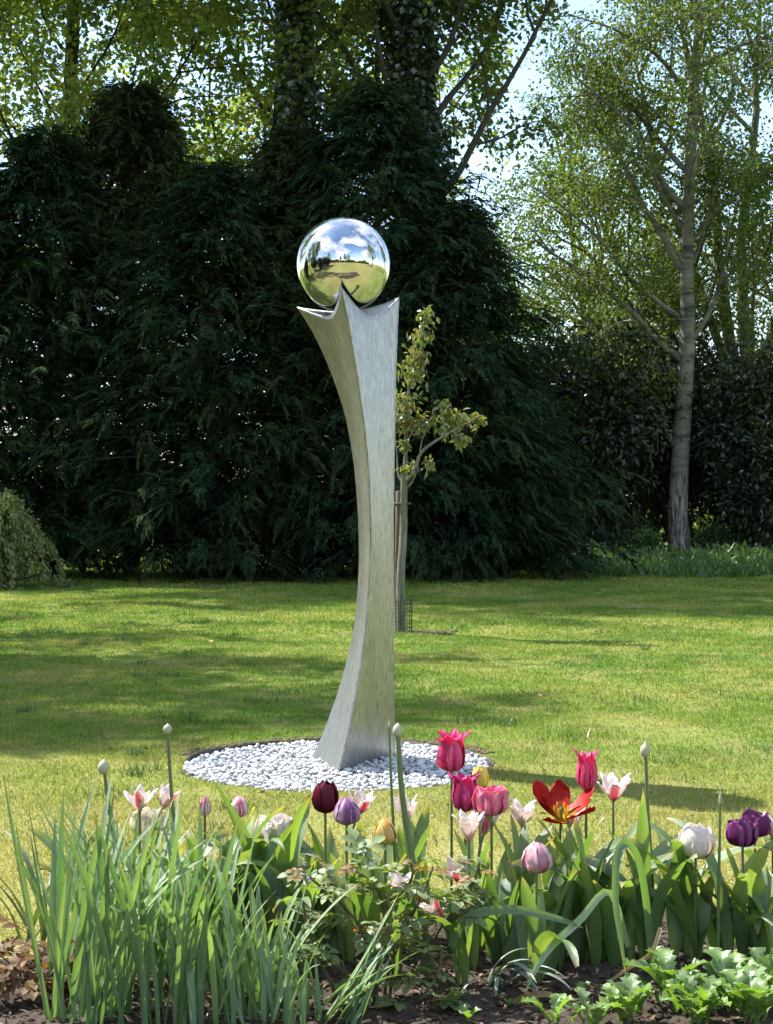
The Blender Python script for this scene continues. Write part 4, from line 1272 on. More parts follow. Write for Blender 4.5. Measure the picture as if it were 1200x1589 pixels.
def tulip(px, py, w, h, Y, kind, cols, label, n=6, leaves=2, lean=0.0, leany=0.0, dx=0.0, tilt=0.0, tilty=0.0, rot=0.0, jit=0.06, rings=None, stem='stem', seed=None, width=1.0, lscale=1.0, tipcurl=0.0, ptilt=None):
    """a tulip whose flower of w x h photograph pixels sits at (px, py), Y metres away"""
    rg = np.random.default_rng(int(px * 7 + py) if seed is None else seed)
    m = Y / F_PX
    c = P(px, py, Y)
    H = h * m; Rr = w * m * 0.5
    if kind == 'star': Rr *= 1.18; H *= 1.05; width *= 1.12
    if kind == 'ruffle': Rr *= 1.08
    fb = Vector((c.x - math.sin(tilt) * H * 0.5, Y - math.sin(tilty) * H * 0.5, c.z - H * 0.5))
    bx, by = fb.x + dx, Y + leany
    b = Vector((bx, by, gz(bx, by)))
    root = empty('tulip', b, label, 'tulip', 'tulips in the flower bed')
    e = fb - b
    d = Vector((math.sin(tilt), math.sin(tilty), 1)).normalized()
    pts = [(0, 0, -0.01), (e.x * 0.25 + lean, e.y * 0.25, e.z * 0.4), tuple(e - d * e.length * 0.22), tuple(e + d * 0.006)]
    obj('stem', stem_mesh(pts, 0.0046, 0.0038, M[stem]), root)
    ro, ri = cols[0], cols[1]
    rings = rings or [(n // 2, 1.0, 1.0, 0.0), (n - n // 2, 0.94, 0.97, PI / (n // 2))]
    q = Vector((0, 0, 1)).rotation_difference(d).to_matrix()
    fl = Geo(); fl.tube([(0, 0, -0.004), (0, 0, 0.002), (0, 0, H * 0.3), (0, 0, H * 0.36), (0, 0, H * 0.37)], [0.0035, 0.0055, 0.0035, 0.0045, 0.0005], 6)
    flower = obj('flower', fl.mesh('flower', M['stem']), root, e)
    flower.rotation_euler = q.to_euler()
    for ring, (cnt, fr, fh, off) in enumerate(rings):
        for k in range(cnt):
            a = rot + off + k / cnt * 2 * PI + rg.uniform(-0.12, 0.12)
            mo = cols[2] if (len(cols) > 2 and ring == 1) else ro
            me = petal_mesh('petal', kind, Rr * fr, H * fh, PM[mo], PM[ri], jit, rg, width, tipcurl)
            p = obj('petal', me, flower)
            pt = {'star': 0.13, 'open': 0.3, 'lily': 0.05, 'ruffle': 0.05}.get(kind, 0.03) if ptilt is None else ptilt
            p.rotation_euler = (Matrix.Rotation(a, 3, 'Z') @ Matrix.Rotation(rg.normal(0.02, pt), 3, 'Y') @ Matrix.Rotation(rg.normal(0, pt * 0.7), 3, 'X')).to_euler()
    if kind in ('star', 'open'):
        g = Geo()
        for k in range(6):
            a = k / 6 * 2 * PI
            o = np.array([math.cos(a), math.sin(a), 0]) * 0.12 * Rr
            g.tube([tuple(o), tuple(o * 2 + [0, 0, H * 0.22]), tuple(o * 2.1 + [0, 0, H * 0.42]), tuple(o * 2.1 + [0, 0, H * 0.46])], [0.0012, 0.0014, 0.0028, 0.0006], 5)
        obj('stamens', g.mesh('stamens', ANTH), flower)
    for k in range(leaves):
        s = rg.uniform(0.8, 1.1) * lscale
        l = obj('leaf', TL[int(rg.integers(0, len(TL)))], root, (rg.uniform(-0.008, 0.008), rg.uniform(-0.008, 0.008), 0), (0, 0, rg.uniform(0, 2 * PI)), s)
    return root


DBL = [(5, 1.0, 1.0, 0), (5, 0.85, 0.97, 0.6), (5, 0.62, 0.93, 0.2), (4, 0.38, 0.88, 0.5)]
LADY = ('lady_out', 'lady_in', 'lady_w')
T = tulip
T(217, 1238, 36, 36, 4.55, 'star', LADY, 'pink and white pointed tulip leftmost in the bed', rot=0.5)
T(259, 1236, 32, 36, 4.60, 'star', LADY, 'pink and white tulip leaning right beside the second allium stem', rot=1.4, tilt=0.35, width=1.15)
T(318, 1251, 18, 32, 4.50, 'bud', ('lady_out', 'lady_in'), 'closed slim pink tulip bud left of the white ruffled tulip', stem='stem_red')
T(371, 1252, 26, 34, 4.75, 'bud', LADY, 'closed whitish pink tulip bud behind the curled leaf', rot=0.8)
T(230, 1277, 44, 44, 4.75, 'ruffle', ('cream', 'cream'), 'cream white double tulip half hidden behind a drooping leaf at left', rings=DBL, jit=0.16)
T(428, 1288, 46, 40, 4.55, 'ruffle', ('white', 'white'), 'white ruffled tulip behind a broad folded leaf left of the burgundy tulip', rings=DBL, jit=0.2)
T(150, 1338, 34, 30, 4.45, 'star', LADY, 'small low pink and white tulip far left among narrow leaves', rot=0.2, leaves=1)
T(505, 1237, 40, 50, 4.45, 'cup', ('burgundy', 'burgundy'), 'dark burgundy goblet tulip in front of the pebble bed', rot=0.3)
T(538, 1259, 40, 43, 4.35, 'bud', ('mauve', 'mauve'), 'mauve tulip with pale streaks right of the burgundy one', rot=0.9)
T(560, 1245, 36, 36, 4.65, 'star', LADY, 'pink and white tulip just behind the mauve tulip', rot=0.9, tilt=0.25, width=1.2)
T(598, 1290, 33, 42, 4.50, 'bud', ('yellow', 'yellow'), 'apricot yellow closed tulip below the white star tulip', rot=0.4)
T(631, 1255, 34, 38, 4.65, 'star', ('lady_w', 'lady_in', 'lady_w'), 'white star-shaped tulip beside the leaning allium stem', rot=0.3)
T(701, 1166, 54, 62, 4.55, 'lily', ('pink', 'pink'), 'tallest hot pink tulip with spiky tips', rings=[(3, 1, 1, 0), (3, .9, .98, 1.05), (4, .7, .95, .4)], rot=0.2, jit=0.12, width=1.25, leaves=2)
T(722, 1229, 46, 60, 4.45, 'lily', ('magenta', 'magenta'), 'magenta tulip just below the tallest pink tulip', rot=0.6, jit=0.08, width=1.35)
T(745, 1208, 26, 40, 4.80, 'cup', ('lemon', 'lemon'), 'lemon yellow tulip half hidden between the pink tulips', rot=0.2)
T(763, 1243, 44, 46, 4.35, 'ruffle', ('rosy', 'rosy'), 'rosy pink double tulip right of the magenta one', rings=DBL, jit=0.16)
T(728, 1282, 44, 42, 4.30, 'star', ('lady_w', 'lady_in', 'lady_w'), 'white star tulip below the magenta tulip', rot=0.1)
T(754, 1277, 32, 36, 4.42, 'star', LADY, 'pink-backed white tulip tucked under the rosy double tulip', rot=0.5, tilt=0.2, width=1.2)
T(810, 1262, 46, 36, 4.50, 'star', ('lady_w', 'lady_in', 'lady_w'), 'white star tulip left of the red tulip', rot=0.9)
T(910, 1194, 36, 62, 4.50, 'lily', ('pink', 'pink'), 'narrow pink tulip with hooked tips above the red tulip', rot=0.7, jit=0.08, width=1.2, tipcurl=-0.1)
T(952, 1223, 50, 38, 4.55, 'star', LADY, 'pink-edged white star tulip right of the narrow pink tulip', rot=0.3)
T(889, 1268, 34, 36, 4.50, 'star', LADY, 'pink and white tulip under the open red tulip', rot=0.3)
T(833, 1331, 45, 48, 4.15, 'bud', ('palepink', 'palepink'), 'pale mauve egg-shaped tulip low in front of the right group', rings=DBL, jit=0.05, leaves=3)
T(1080, 1305, 52, 54, 4.35, 'cup', ('white', 'white'), 'large white goblet tulip at the right', rings=[(3, 1, 1, 0), (3, .95, 1.0, 1.05), (3, .8, .98, 0.4)], jit=0.06, leaves=3, lscale=1.15)
T(1153, 1292, 40, 44, 4.35, 'ruffle', ('purple', 'purple'), 'lower of the two round purple double tulips at right', rings=DBL, jit=0.16, leaves=3, stem='stem_red')
T(1172, 1279, 36, 42, 4.50, 'ruffle', ('purple', 'purple'), 'upper of the two round purple double tulips at right', rings=DBL, jit=0.16, stem='stem_red')
T(1200, 1280, 40, 36, 4.50, 'star', LADY, 'pink and white tulip cut by the right edge of the picture', rot=0.7)
T(712, 1352, 38, 34, 4.15, 'star', LADY, 'small low pink and white tulip among the rose shoots', rot=0.2, leaves=1, tilty=-0.5)
T(622, 1371, 36, 28, 4.20, 'star', ('lady_w', 'lady_in', 'lady_w'), 'low white tulip on top of the thick rose cane', rot=0.5, leaves=1, tilty=-0.4)
T(672, 1408, 34, 42, 4.10, 'star', LADY, 'pink tulip bending left low among the rose leaves', rot=1.3, leaves=1, tilt=-0.6, dx=0.05)
T(490, 1350, 30, 24, 4.50, 'star', ('lady_w', 'lady_in', 'lady_w'), 'small white tulip peeping through leaves below the burgundy tulip', rot=0.5, leaves=2)

# the wide-open red tulip with the yellow heart, petals falling apart
rt = tulip(872, 1246, 86, 54, 4.42, 'open', ('red', 'red_in'), 'wide-open red tulip with yellow heart and spread petals', rot=0.25, jit=0.12, tilty=-0.35, width=1.0)


# ------------------------------------------------------------------ alliums in bud
def allium(px, py, w, h, Y, label, basex, point=0.0, mid=0.0, r=0.0058):
    m = Y / F_PX
    c = P(px, py, Y)
    bx = (basex - 600) / F_PX * Y
    b = Vector((bx, Y, gz(bx, Y)))
    root = empty('allium', b, label, 'allium', 'alliums in bud')
    e = c - b
    obj('stem', stem_mesh([(0, 0, -0.01), (e.x * 0.3 + mid, 0.0, e.z * 0.35), (e.x * 0.75 + mid * 0.7, 0, e.z * 0.72), tuple(e)], r * 1.35, r * 0.8, M['stem']), root)
    n = 12
    prof = [(-0.5, 0.02), (-0.46, 0.22), (-0.3, 0.42), (-0.05, 0.5), (0.2, 0.42), (0.36, 0.25), (0.46 + point * 0.15, 0.12), (0.52 + point, 0.01)]
    g = Geo()
    g.tube([(0, 0, z * h * m) for z, _ in prof], [q * w * m * (1 + 0.03 * math.sin(9 * z)) for z, q in prof], n)
    bud = obj('bud', g.mesh('bud', M['allium']), root, e)
    bud.rotation_euler = (0, 0.08, 0)
    return root


allium(161, 1190, 19, 24, 4.40, 'round pale allium bud on a leaning stem, leftmost', 205)
allium(260, 1131, 14, 16, 4.55, 'small round allium bud on the tall stem above the left tulips', 282)
allium(617, 1133, 16, 22, 4.25, 'round allium bud on a thick leaning stem before the sculpture foot', 672, 0.0, -0.015, 0.0088)
allium(1002, 1164, 17, 24, 4.40, 'pointed pale allium bud on a straight stem at right', 1016, 0.28)
allium(604, 1125, 4, 14, 4.50, 'thin pointed allium shoot beside the thick leaning stem', 618, 0.2, 0, 0.0042)
allium(1118, 1240, 5, 22, 4.30, 'thin spear-like allium shoot right of the large white tulip', 1114, 0.3, 0, 0.0042)
allium(1186, 1323, 14, 16, 4.45, 'tiny grey allium bud near the right edge', 1196, 0.0, 0, 0.0035)


# ------------------------------------------------------------------ leaf clumps without flowers
def tuft(name, px, Y, label, cat, mat, n, L, W, a0, a1, spread=0.05, group=None, seed=1, shape='strap', az=None, p=1.5, fold=0.5, wave=0.0, tw=40, py=None, stock=12):
    rg = np.random.default_rng(seed)
    x = (px - 600) / F_PX * Y
    root = empty(name, (x, Y, gz(x, Y)), label, cat, group)
    st = [blade_mesh('leaf', mat, rg.uniform(*L), rg.uniform(*W), rg.uniform(*a0), rg.uniform(*a1), p * rg.uniform(0.8, 1.4), fold, rg.uniform(-tw, tw), 16, shape, wave, seed * 31 + k) for k in range(min(n, stock))]
    for k in range(n):
        a = rg.uniform(0, 2 * PI) if az is None else rg.uniform(*az)
        rr = spread * math.sqrt(rg.random())
        obj('leaf', st[k % len(st)], root, (rr * math.cos(a * 1.7 + k), rr * math.sin(a * 1.7 + k), -0.005), (0, 0, a), rg.uniform(0.82, 1.1))
    return root


SG = 'clumps of narrow blue-green leaves'
tuft('allium_leaves', 85, 3.86, 'narrow blue-green leaf clump leftmost, splaying in a V', 'leaf clump', M['strap'], 8, (0.46, 0.6), (0.0130, 0.0203), (3, 18), (4, 48), 0.026, SG, 301)
tuft('allium_leaves', 135, 3.84, 'narrow blue-green leaf clump second from the left in front', 'leaf clump', M['strap'], 20, (0.48, 0.64), (0.0130, 0.0218), (0, 18), (4, 63), 0.065, SG, 302)
tuft('allium_leaves', 205, 3.86, 'dense narrow-leaved clump below the leftmost allium bud', 'leaf clump', M['strap'], 30, (0.45, 0.65), (0.0130, 0.0218), (0, 22), (4, 68), 0.078, SG, 303)
tuft('allium_leaves', 290, 3.84, 'dense narrow-leaved clump in front of the slim pink bud', 'leaf clump', M['strap'], 30, (0.36, 0.56), (0.0130, 0.0203), (0, 24), (6, 73), 0.091, SG, 304)
tuft('allium_leaves', 375, 3.84, 'narrow-leaved clump in front of the white ruffled tulip', 'leaf clump', M['strap'], 30, (0.24, 0.42), (0.0101, 0.0172), (0, 26), (9, 73), 0.091, SG, 305)
tuft('allium_leaves', 450, 3.82, 'low narrow-leaved clump left of the rose canes', 'leaf clump', M['strap'], 27, (0.15, 0.3), (0.0101, 0.0156), (0, 28), (9, 78), 0.078, SG, 306)
tuft('allium_leaves', 520, 3.82, 'narrow-leaved clump leaning right at the rose foot', 'leaf clump', M['strap'], 17, (0.18, 0.38), (0.0101, 0.0172), (10, 41), (24, 88), 0.065, SG, 307, az=(-0.7, 0.9))
for k, (px, Y, n, L, lab) in enumerate([(112, 4.12, 14, (0.38, 0.54), 'narrow blue-green clump in the second row, leftmost'), (172, 4.15, 16, (0.40, 0.58), 'narrow blue-green clump in the second row under the leftmost allium bud'),
                                        (245, 4.14, 16, (0.38, 0.58), 'narrow blue-green clump in the second row under the tall allium stem'), (325, 4.12, 14, (0.32, 0.50), 'narrow blue-green clump in the second row under the slim pink bud'),
                                        (410, 4.02, 14, (0.20, 0.34), 'short narrow clump in the second row under the white ruffled tulip')]):
    tuft('allium_leaves', px, Y, lab, 'leaf clump', M['strap'], n, L, (0.013, 0.021), (0, 18), (6, 55), 0.06, SG, 311 + k)
tuft('grassy_iris', 60, 4.45, 'thin arching grassy leaves at the left edge before the lawn', 'leaf clump', M['iris'], 14, (0.30, 0.50), (0.010, 0.016), (5, 20), (40, 95), 0.05, None, 308)
tuft('grey_leaf_plant', 770, 4.12, 'silver-grey drooping narrow leaves right of the rose', 'leaf clump', M['grey_leaf'], 11, (0.16, 0.26), (0.010, 0.016), (5, 30), (120, 175), 0.03, None, 309, p=1.0, az=(-2.6, 0.6))

# broad tulip leaves without a flower between the clumps
BG = 'broad tulip leaf clumps without flowers'
for k, (px, Y, n, lab, L, a1) in enumerate([
        (150, 4.55, 4, 'broad green leaves behind the leftmost narrow clumps', (0.22, 0.34), (20, 120)),
        (250, 4.40, 8, 'broad green leaves with drooping tips under the cream tulip', (0.26, 0.40), (20, 130)),
        (335, 4.42, 9, 'broad curled green leaves right of the slim pink bud', (0.30, 0.42), (20, 140)),
        (400, 4.45, 9, 'tall broad leaves arching before the pebbles', (0.32, 0.46), (25, 150)),
        (452, 4.32, 9, 'broad leaves between white ruffled and burgundy tulips', (0.28, 0.42), (15, 120)),
        (515, 4.50, 5, 'upright sunlit broad leaves under the burgundy tulip', (0.26, 0.38), (8, 70)),
        (570, 4.45, 7, 'broad arching leaves left of the apricot tulip', (0.26, 0.40), (20, 110)),
        (650, 4.55, 4, 'broad leaves under the white star tulip by the leaning stem', (0.24, 0.34), (10, 60)),
        (790, 4.35, 6, 'broad leaves under the rosy double tulip', (0.26, 0.38), (10, 80)),
        (845, 4.30, 6, 'broad leaves around the pale mauve tulip', (0.24, 0.38), (10, 90)),
        (895, 4.40, 6, 'broad upright leaves under the red tulip', (0.28, 0.40), (5, 60)),
        (930, 4.32, 6, 'broad leaves left of the right-hand allium stem', (0.28, 0.40), (10, 100)),
        (985, 4.38, 6, 'broad leaves around the right-hand allium stem', (0.28, 0.42), (10, 140)),
        (1060, 4.40, 6, 'very broad leaves under the large white tulip', (0.26, 0.40), (20, 130)),
        (1125, 4.40, 6, 'broad leaves between white and purple tulips', (0.24, 0.38), (20, 110)),
        (1180, 4.35, 6, 'broad leaves under the purple tulips at the right edge', (0.22, 0.34), (20, 110))]):
    tuft('tulip_leaves', px, Y, lab, 'leaf clump', M['t_leaf'], n + 3, (L[0] * 1.15, L[1] * 1.2), (0.045, 0.075), (2, 16), a1, 0.06, BG, 330 + k, 'tulip', p=1.9, fold=0.55, wave=0.10)


def single_leaf(name, pts, W, mat, label, Yb, shape='strap', fold=0.4):
    """one long leaf along photograph points (x, y, distance)"""
    c = spline([tuple(P(*q)) for q in pts], 22)
    b = Vector(c[0]); b.z = gz(b.x, b.y)
    u = np.linspace(0, 1, 22)
    w = W * np.interp(u, [0, 0.1, 0.5, 0.8, 0.95, 1], [0.8, 0.95, 1.0, 0.7, 0.3, 0.05])
    t = nrm(np.gradient(c, axis=0))
    view = nrm(np.array([0.25, -1.0, 0.45]))
    s = nrm(np.cross(t, view)); n = np.cross(s, t)
    ss = np.linspace(-1, 1, 5)
    V = c[:, None, :] + s[:, None, :] * (ss[None, :, None] * w[:, None, None] * 0.5) + n[:, None, :] * (np.abs(ss)[None, :, None] * w[:, None, None] * 0.5 * fold)
    uv = np.stack([np.broadcast_to(ss * 0.5 + 0.5, (22, 5)), np.broadcast_to(u[:, None], (22, 5))], -1).reshape(-1, 2)
    i = np.arange(21)[:, None] * 5; j = np.arange(4)[None, :]
    Fa = np.stack([i + j, i + j + 1, i + 5 + j + 1, i + 5 + j], -1).reshape(-1, 4)
    root = empty(name, b, label, 'leaf')
    obj('leaf', mesh_np('leaf', V.reshape(-1, 3) - np.array(b), Fa, mat, uv), root)


single_leaf('long_leaf', [(1012, 1500, 4.2), (1002, 1400, 4.16), (990, 1335, 4.12), (972, 1309, 4.08), (957, 1330, 4.04), (955, 1400, 4.02), (964, 1462, 4.0), (971, 1512, 3.99)], 0.023, M['t_leaf'], 'long leaf folded over and hanging to a withered tip', 4.2)
single_leaf('long_leaf', [(975, 1470, 4.2), (945, 1385, 4.15), (900, 1428, 4.08), (855, 1470, 4.02), (828, 1510, 3.98), (815, 1545, 3.96)], 0.020, M['strap'], 'long grey-green leaf bending down left onto the soil', 4.2)
single_leaf('long_leaf', [(700, 1470, 4.05), (725, 1425, 4.04), (790, 1412, 4.05), (860, 1425, 4.06), (905, 1440, 4.07)], 0.024, M['t_leaf'], 'broad sunlit leaf lying across under the pale mauve tulip', 4.05)
single_leaf('withered_leaf', [(790, 1560, 4.02), (812, 1550, 3.99), (840, 1543, 3.98), (870, 1548, 3.98)], 0.02, M['dry_leaf'], 'withered straw-coloured leaf on the soil', 4.0)
single_leaf('withered_leaf', [(1025, 1440, 4.1), (1010, 1480, 4.05), (972, 1505, 4.02), (930, 1535, 4.0)], 0.012, M['dry_leaf'], 'thin dry stalk lying under the right tulips', 4.0)


# ------------------------------------------------------------------ rose bush
def leaflet_leaf(name, mat, seed, L=0.075):
    """a rose leaf: five oval leaflets on a stalk"""
    rg = np.random.default_rng(seed)
    g = Geo()
    def oval(o, a, l, w, bend):
        u = np.linspace(0, 1, 6); ww = w * np.sin(PI * np.clip(u, 0.03, 0.97)) ** 0.75
        d = np.array([math.cos(a), math.sin(a), 0]); s = np.array([-math.sin(a), math.cos(a), 0])
        V = []
        for i in range(6):
            c = np.array(o) + d * l * u[i] + np.array([0, 0, -bend * u[i] ** 2 * l])
            for k in (-1, 0, 1):
                V.append(c + s * ww[i] * 0.5 * k + np.array([0, 0, abs(k) * ww[i] * 0.14]))
        Fa = [(i * 3 + k, i * 3 + k + 1, i * 3 + k + 4, i * 3 + k + 3) for i in range(5) for k in range(2)]
        uv = np.array([(k * 0.5, u[i]) for i in range(6) for k in range(3)])
        g.add(np.array(V), np.array(Fa), uv)
    g.tube([(0, 0, 0), (L * 0.5, 0, 0.004), (L, 0, 0)], [0.0012, 0.001, 0.0008], 4)
    oval((L * 0.95, 0, 0), rg.uniform(-.2, .2), L * 0.55, L * 0.38, 0.3)
    for f in (0.45, 0.8):
        for sg in (-1, 1):
            oval((L * f, 0, 0.002), sg * rg.uniform(0.9, 1.2), L * 0.46, L * 0.31, rg.uniform(0.1, 0.4))
    return g.mesh(name, mat)


def rose():
    rg = np.random.default_rng(81)
    b = P(590, 0, 4.05); b.z = gz(b.x, 4.05)
    root = empty('rose_bush', b, 'leggy rose bush with thick cane and small glossy leaves in front centre', 'rose')
    GL = [leaflet_leaf('leaf', M['rose'], 400 + k, 0.05 + 0.006 * k) for k in range(5)]
    YL = [leaflet_leaf('young_leaf', M['rose_young'], 420 + k, 0.032 + 0.004 * k) for k in range(4)]
    def cane(pts, r, n_leaf, young):
        n_leaf = int(n_leaf * 0.75)
        c = spline([tuple(P(x, y, Y) - b) for x, y, Y in pts], 16)
        g = Geo(); g.tube(c, np.linspace(r, r * 0.55, 16), 7)
        for k in range(int(r * 900)):
            q, d = pick(c, rg.uniform(0.05, 0.95)); a = side_dir(rg, d, 1.4)
            g.tube([tuple(q + a * r * 0.7), tuple(q + a * (r + 0.004)), tuple(q + a * (r + 0.006) - [0, 0, 0.0015])], [0.002, 0.001, 0.0002], 4)
        obj('cane', g.mesh('cane', M['cane']), root)
        for k in range(n_leaf):
            u = 0.3 + 0.7 * rg.random()
            q, d = pick(c, u)
            q = q + rg.normal(0, 0.010, 3)
            a = rg.uniform(0, 2 * PI)
            yg = rg.random() < young * (u - 0.1)
            obj('young_leaf' if yg else 'leaf', (YL[k % 4] if yg else GL[k % 5]), root, q, (rg.uniform(-0.5, 0.5), rg.uniform(-0.7, 0.5), a), rg.uniform(0.8, 1.35))
    cane([(578, 1600, 4.0), (585, 1500, 4.02), (597, 1420, 4.04), (602, 1388, 4.05)], 0.0105, 4, 0)
    cane([(597, 1425, 4.04), (588, 1385, 4.0), (565, 1360, 3.98), (545, 1345, 4.0)], 0.0045, 18, 0.7)
    cane([(600, 1400, 4.05), (625, 1385, 4.02), (640, 1360, 4.0), (636, 1335, 4.0)], 0.0045, 17, 0.8)
    cane([(585, 1510, 4.02), (560, 1440, 4.02), (520, 1390, 4.05), (505, 1340, 4.1)], 0.006, 22, 0.5)
    cane([(520, 1390, 4.05), (490, 1370, 4.02), (470, 1350, 4.05)], 0.004, 14, 0.6)
    cane([(592, 1600, 4.06), (600, 1520, 4.06), (625, 1450, 4.05), (655, 1390, 4.03), (672, 1345, 4.05)], 0.0065, 24, 0.5)
    cane([(600, 1600, 4.0), (606, 1540, 3.98), (612, 1480, 3.97), (600, 1440, 3.98)], 0.005, 14, 0.1)
    cane([(615, 1570, 4.1), (650, 1500, 4.12), (690, 1430, 4.12), (730, 1380, 4.1), (745, 1340, 4.12)], 0.006, 24, 0.4)
    cane([(690, 1430, 4.12), (720, 1420, 4.05), (760, 1400, 4.06)], 0.004, 12, 0.3)
    cane([(610, 1595, 3.98), (650, 1555, 3.96), (680, 1510, 3.98), (686, 1470, 4.0)], 0.005, 20, 0.5)
    cane([(585, 1590, 3.98), (540, 1560, 3.95), (500, 1500, 3.97), (480, 1450, 4.0), (470, 1400, 4.0)], 0.006, 22, 0.3)
    cane([(640, 1575, 3.96), (675, 1565, 3.95), (700, 1540, 3.97)], 0.004, 10, 0.3)
    cane([(565, 1580, 3.96), (545, 1530, 3.94), (530, 1490, 3.95)], 0.004, 12, 0.3)


rose()


# ------------------------------------------------------------------ lobed bright leaves, lower right; bronze shoots, lower left
def lobed_leaf(name, mat, L, W, seed, lobes=7, a1=70):
    rg = np.random.default_rng(seed)
    n = 21
    u = np.linspace(0, 1, n)
    env = np.interp(u, [0, 0.2, 0.5, 0.75, 0.93, 1], [0.16, 0.35, 0.85, 1.0, 0.6, 0.05])
    wl_ = W * env * (1 + 0.28 * np.sin(u * lobes * 2 * PI + rg.uniform(0, 6)))
    wr_ = W * env * (1 + 0.28 * np.sin(u * lobes * 2 * PI + rg.uniform(0, 6)))
    a = R(15) + R(a1) * u ** 1.2
    st = L / (n - 1)
    x = np.concatenate([[0], np.cumsum(np.sin(a[1:]) * st)]); z = np.concatenate([[0], np.cumsum(np.cos(a[1:]) * st)])
    V = np.zeros((n, 5, 3))
    for k, s in enumerate((-1, -0.5, 0, 0.5, 1)):
        w = wl_ if s < 0 else wr_
        nor = abs(s) * w * 0.22 + 0.10 * W * abs(s) * np.sin(u * 15 + s * 3 + seed)
        V[:, k, 0] = x - nor * np.cos(a); V[:, k, 1] = s * w * 0.5; V[:, k, 2] = z + nor * np.sin(a)
    uv = np.stack([np.broadcast_to(np.linspace(0, 1, 5), (n, 5)), np.broadcast_to(u[:, None], (n, 5))], -1).reshape(-1, 2)
    i = np.arange(n - 1)[:, None] * 5; j = np.arange(4)[None, :]
    Fa = np.stack([i + j, i + j + 1, i + 5 + j + 1, i + 5 + j], -1).reshape(-1, 4)
    return mesh_np(name, V.reshape(-1, 3), Fa, mat, uv)


LL = [lobed_leaf('leaf', M['lobed'], 0.10 + 0.012 * k, 0.05 + 0.004 * k, 500 + k, 5 + k % 3, 45 + 8 * k) for k in range(6)]
LG = [lobed_leaf('leaf', M['lobed_grey'], 0.10 + 0.012 * k, 0.05 + 0.004 * k, 520 + k, 5 + k % 3, 45 + 8 * k) for k in range(5)]
LBg = 'lobed leafy plants at the lower right'
for k, (px, Y, n, s, gf, lab) in enumerate([
        (862, 3.80, 8, 0.55, 0.2, 'small bright lobed plant cut by the lower edge under the bare soil'),
        (920, 3.80, 11, 0.58, 0.6, 'greyish lobed plant at the lower edge'),
        (980, 3.82, 16, 0.68, 0.5, 'pale lobed plant between the hanging leaf and the lower edge'),
        (1045, 3.95, 20, 0.8, 0.25, 'bright lobed plant below the large white tulip'),
        (1085, 3.80, 20, 0.75, 0.3, 'bright lobed plant at the lower edge right of the pale one'),
        (1135, 3.95, 20, 0.85, 0.35, 'leafy lobed plant below the purple tulips'),
        (1165, 3.80, 20, 0.8, 0.3, 'bright lobed plant in the lower right corner'),
        (1205, 3.98, 18, 0.95, 0.45, 'pale lobed plant cut by the right edge')]):
    rg = np.random.default_rng(540 + k)
    x = (px - 600) / F_PX * Y
    root = empty('lobed_plant', (x, Y, gz(x, Y)), lab, 'plant', LBg)
    for q in range(n):
        a = q * 2.4 + rg.uniform(-0.4, 0.4)
        st = LG if rg.random() < gf else LL
        obj('leaf', st[int(rg.integers(0, len(st)))], root, (0.04 * math.cos(a) * rg.random(), 0.04 * math.sin(a) * rg.random(), rg.uniform(0, 0.06) * s), (0, rg.uniform(-0.35, 0.15), a), s * rg.uniform(0.75, 1.15))

for k, (px, Y, n, s_, lab) in enumerate([(728, 3.80, 4, 0.42, 'tiny seedling at the lower edge below the grey drooping leaves'), (790, 3.98, 3, 0.3, 'tiny seedling on the bare soil left of the withered leaf'), (905, 4.05, 4, 0.35, 'tiny seedling on the soil under the long bent leaf')]):
    rg = np.random.default_rng(600 + k)
    x = (px - 600) / F_PX * Y
    root = empty('seedling', (x, Y, gz(x, Y)), lab, 'plant', 'seedlings on the bare soil')
    for q in range(n):
        obj('leaf', LL[q % 6], root, (0, 0, 0), (0, rg.uniform(-0.3, 0.2), q * 2.1 + k), s_ * rg.uniform(0.8, 1.2))

BL = [leaflet_leaf('leaf', M['bronze'], 560 + k, 0.055 + 0.008 * k) for k in range(4)]
for k, (px, Y, n, lab) in enumerate([(30, 4.15, 12, 'bronze-leaved young plant in the lower left corner by the lawn'), (60, 4.0, 16, 'low bronze-red young plant at the lower left edge'), (118, 4.12, 12, 'bronze-red shoots behind the leftmost narrow leaves')]):
    rg = np.random.default_rng(580 + k)
    x = (px - 600) / F_PX * Y
    root = empty('bronze_plant', (x, Y, gz(x, Y)), lab, 'plant', 'bronze young plants at the lower left')
    for q in range(5):
        a = rg.uniform(0, 2 * PI)
        tp_ = np.array([math.cos(a) * 0.07, math.sin(a) * 0.07, rg.uniform(0.06, 0.15)])
        g = Geo(); c = spline([(0, 0, -0.01), tuple(tp_ * [0.4, 0.4, 0.6]), tuple(tp_)], 8); g.tube(c, np.linspace(0.004, 0.002, 8), 5)
        obj('stem', g.mesh('stem', M['stem_red']), root)
        for e in range(n // 4):
            pnt, d = pick(c, rg.uniform(0.5, 1.0))
            obj('leaf', BL[int(rg.integers(0, 4))], root, pnt, (rg.uniform(-0.4, 0.4), rg.uniform(-0.5, 0.6), rg.uniform(0, 2 * PI)), rg.uniform(0.8, 1.2))


# ------------------------------------------------------------------ small things on the lawn
def fallen(px, py, L, mat, label, rz):
    Y = CAM_H * F_PX / (py - HOR)
    x = (px - 600) / F_PX * Y
    V, Fa, uv = blade(L, L * 0.55, 80, 95, 1.0, 0.3, 20, 8, 'oval', 0.15, int(px))
    tag(obj('fallen_leaf', mesh_np('fallen_leaf', V, Fa, mat, uv), None, (x, Y, float(height(np.array(x), np.array(Y))) + 0.03), (0, 0, rz)), label, 'leaf')


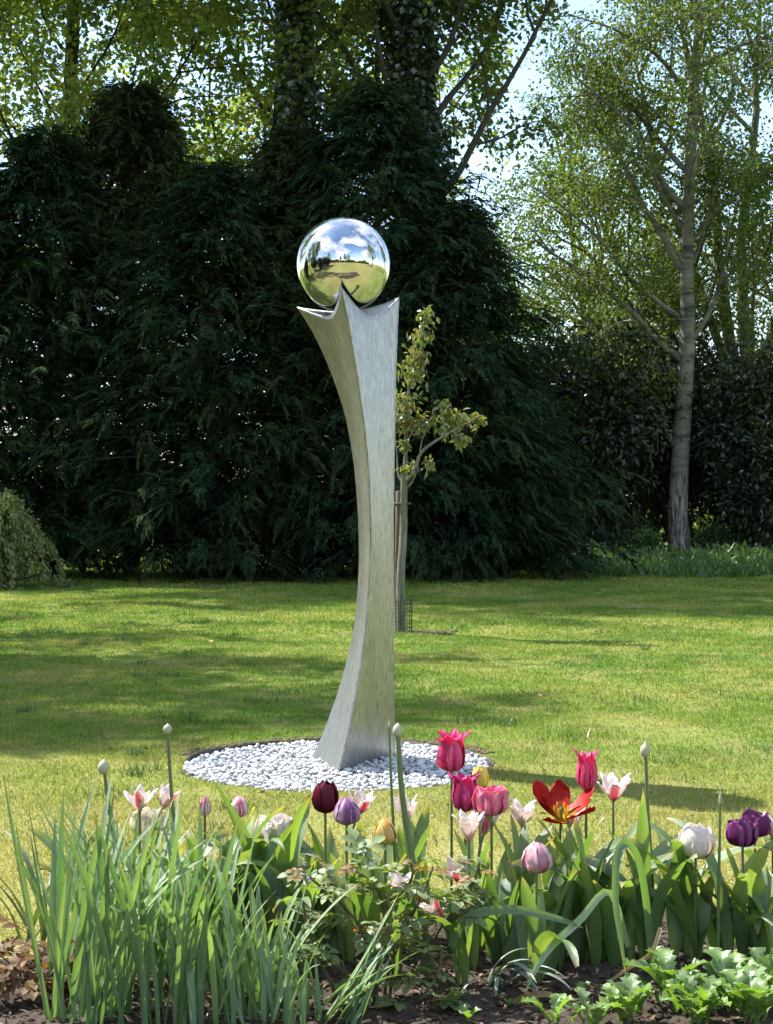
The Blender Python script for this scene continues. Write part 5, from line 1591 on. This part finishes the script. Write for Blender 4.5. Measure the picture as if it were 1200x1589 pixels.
fallen(912, 985, 0.16, M['rose_young'], 'yellow fallen leaf on the lawn right of the young tree', 0.3)
fallen(838, 1090, 0.07, M['dry_leaf'], 'pale dry leaf on the lawn right of the sculpture', 1.3)
fallen(1075, 1082, 0.10, M['dry_leaf'], 'pale dry leaf on the lawn far right', 2.3)
fallen(836, 1158, 0.05, M['bronze'], 'small dark leaf on the lawn above the pink tulips', 0.8)
fallen(328, 1004, 0.12, M['dry_leaf'], 'brown dry leaf in the shaded lawn at left', 2.0)
fallen(253, 990, 0.09, M['bronze'], 'dark dead leaf in the shaded lawn at left', 0.4)


def lawn_bits():
    rg = np.random.default_rng(91)
    n = 420
    y = 5.3 + 20 * rg.random(n) ** 1.6; x = rg.uniform(-1, 1, n) * 0.26 * y
    k = np.hypot(x - DX, y - DY) > DR + 0.05
    x, y = x[k], y[k]; n = len(x)
    z = height(x, y) + 0.028
    V, Fa = leaf_quads(np.stack([x, y, z], -1), rg.normal(0, 1, (n, 3)) * [1, 1, 0.05], rg.uniform(0.012, 0.04, n), rg.uniform(0.008, 0.022, n), rg, 0.5, 0.3)
    tag(obj('lawn_litter', mesh_np('lawn_litter', V, Fa, M['litter'], smooth=False)), 'scattered dry bits and dead leaves on the lawn', 'litter', kind='stuff')
    # longer tufts the mower left
    g = []
    for q in range(110):
        yy = 5.4 + 22 * rg.random() ** 1.3; xx = rg.uniform(-1, 1) * 0.26 * yy
        if math.hypot(xx - DX, yy - DY) < DR + 0.1: continue
        m = 45; sp = rg.uniform(0.03, 0.09)
        b = np.stack([rg.normal(xx, sp, m), rg.normal(yy, sp, m), np.full(m, float(height(np.array(xx), np.array(yy))))], -1)
        a = rg.uniform(0, 6.28, m); hh = rg.uniform(0.03, 0.06, m)
        sd = np.stack([np.cos(a), np.sin(a), 0 * a], -1) * 0.0035
        tp = b + np.stack([rg.normal(0, 0.45, m), rg.normal(0, 0.45, m), np.ones(m)], -1) * hh[:, None]
        g.append(np.stack([b - sd, b + sd, tp], 1).reshape(-1, 3))
    V = np.concatenate(g)
    tag(obj('grass_tufts', mesh_np('grass_tufts', V, np.arange(len(V)).reshape(-1, 3), M['weed'], smooth=False)), 'longer darker green grass tufts scattered over the lawn', 'grass', kind='stuff')


lawn_bits()
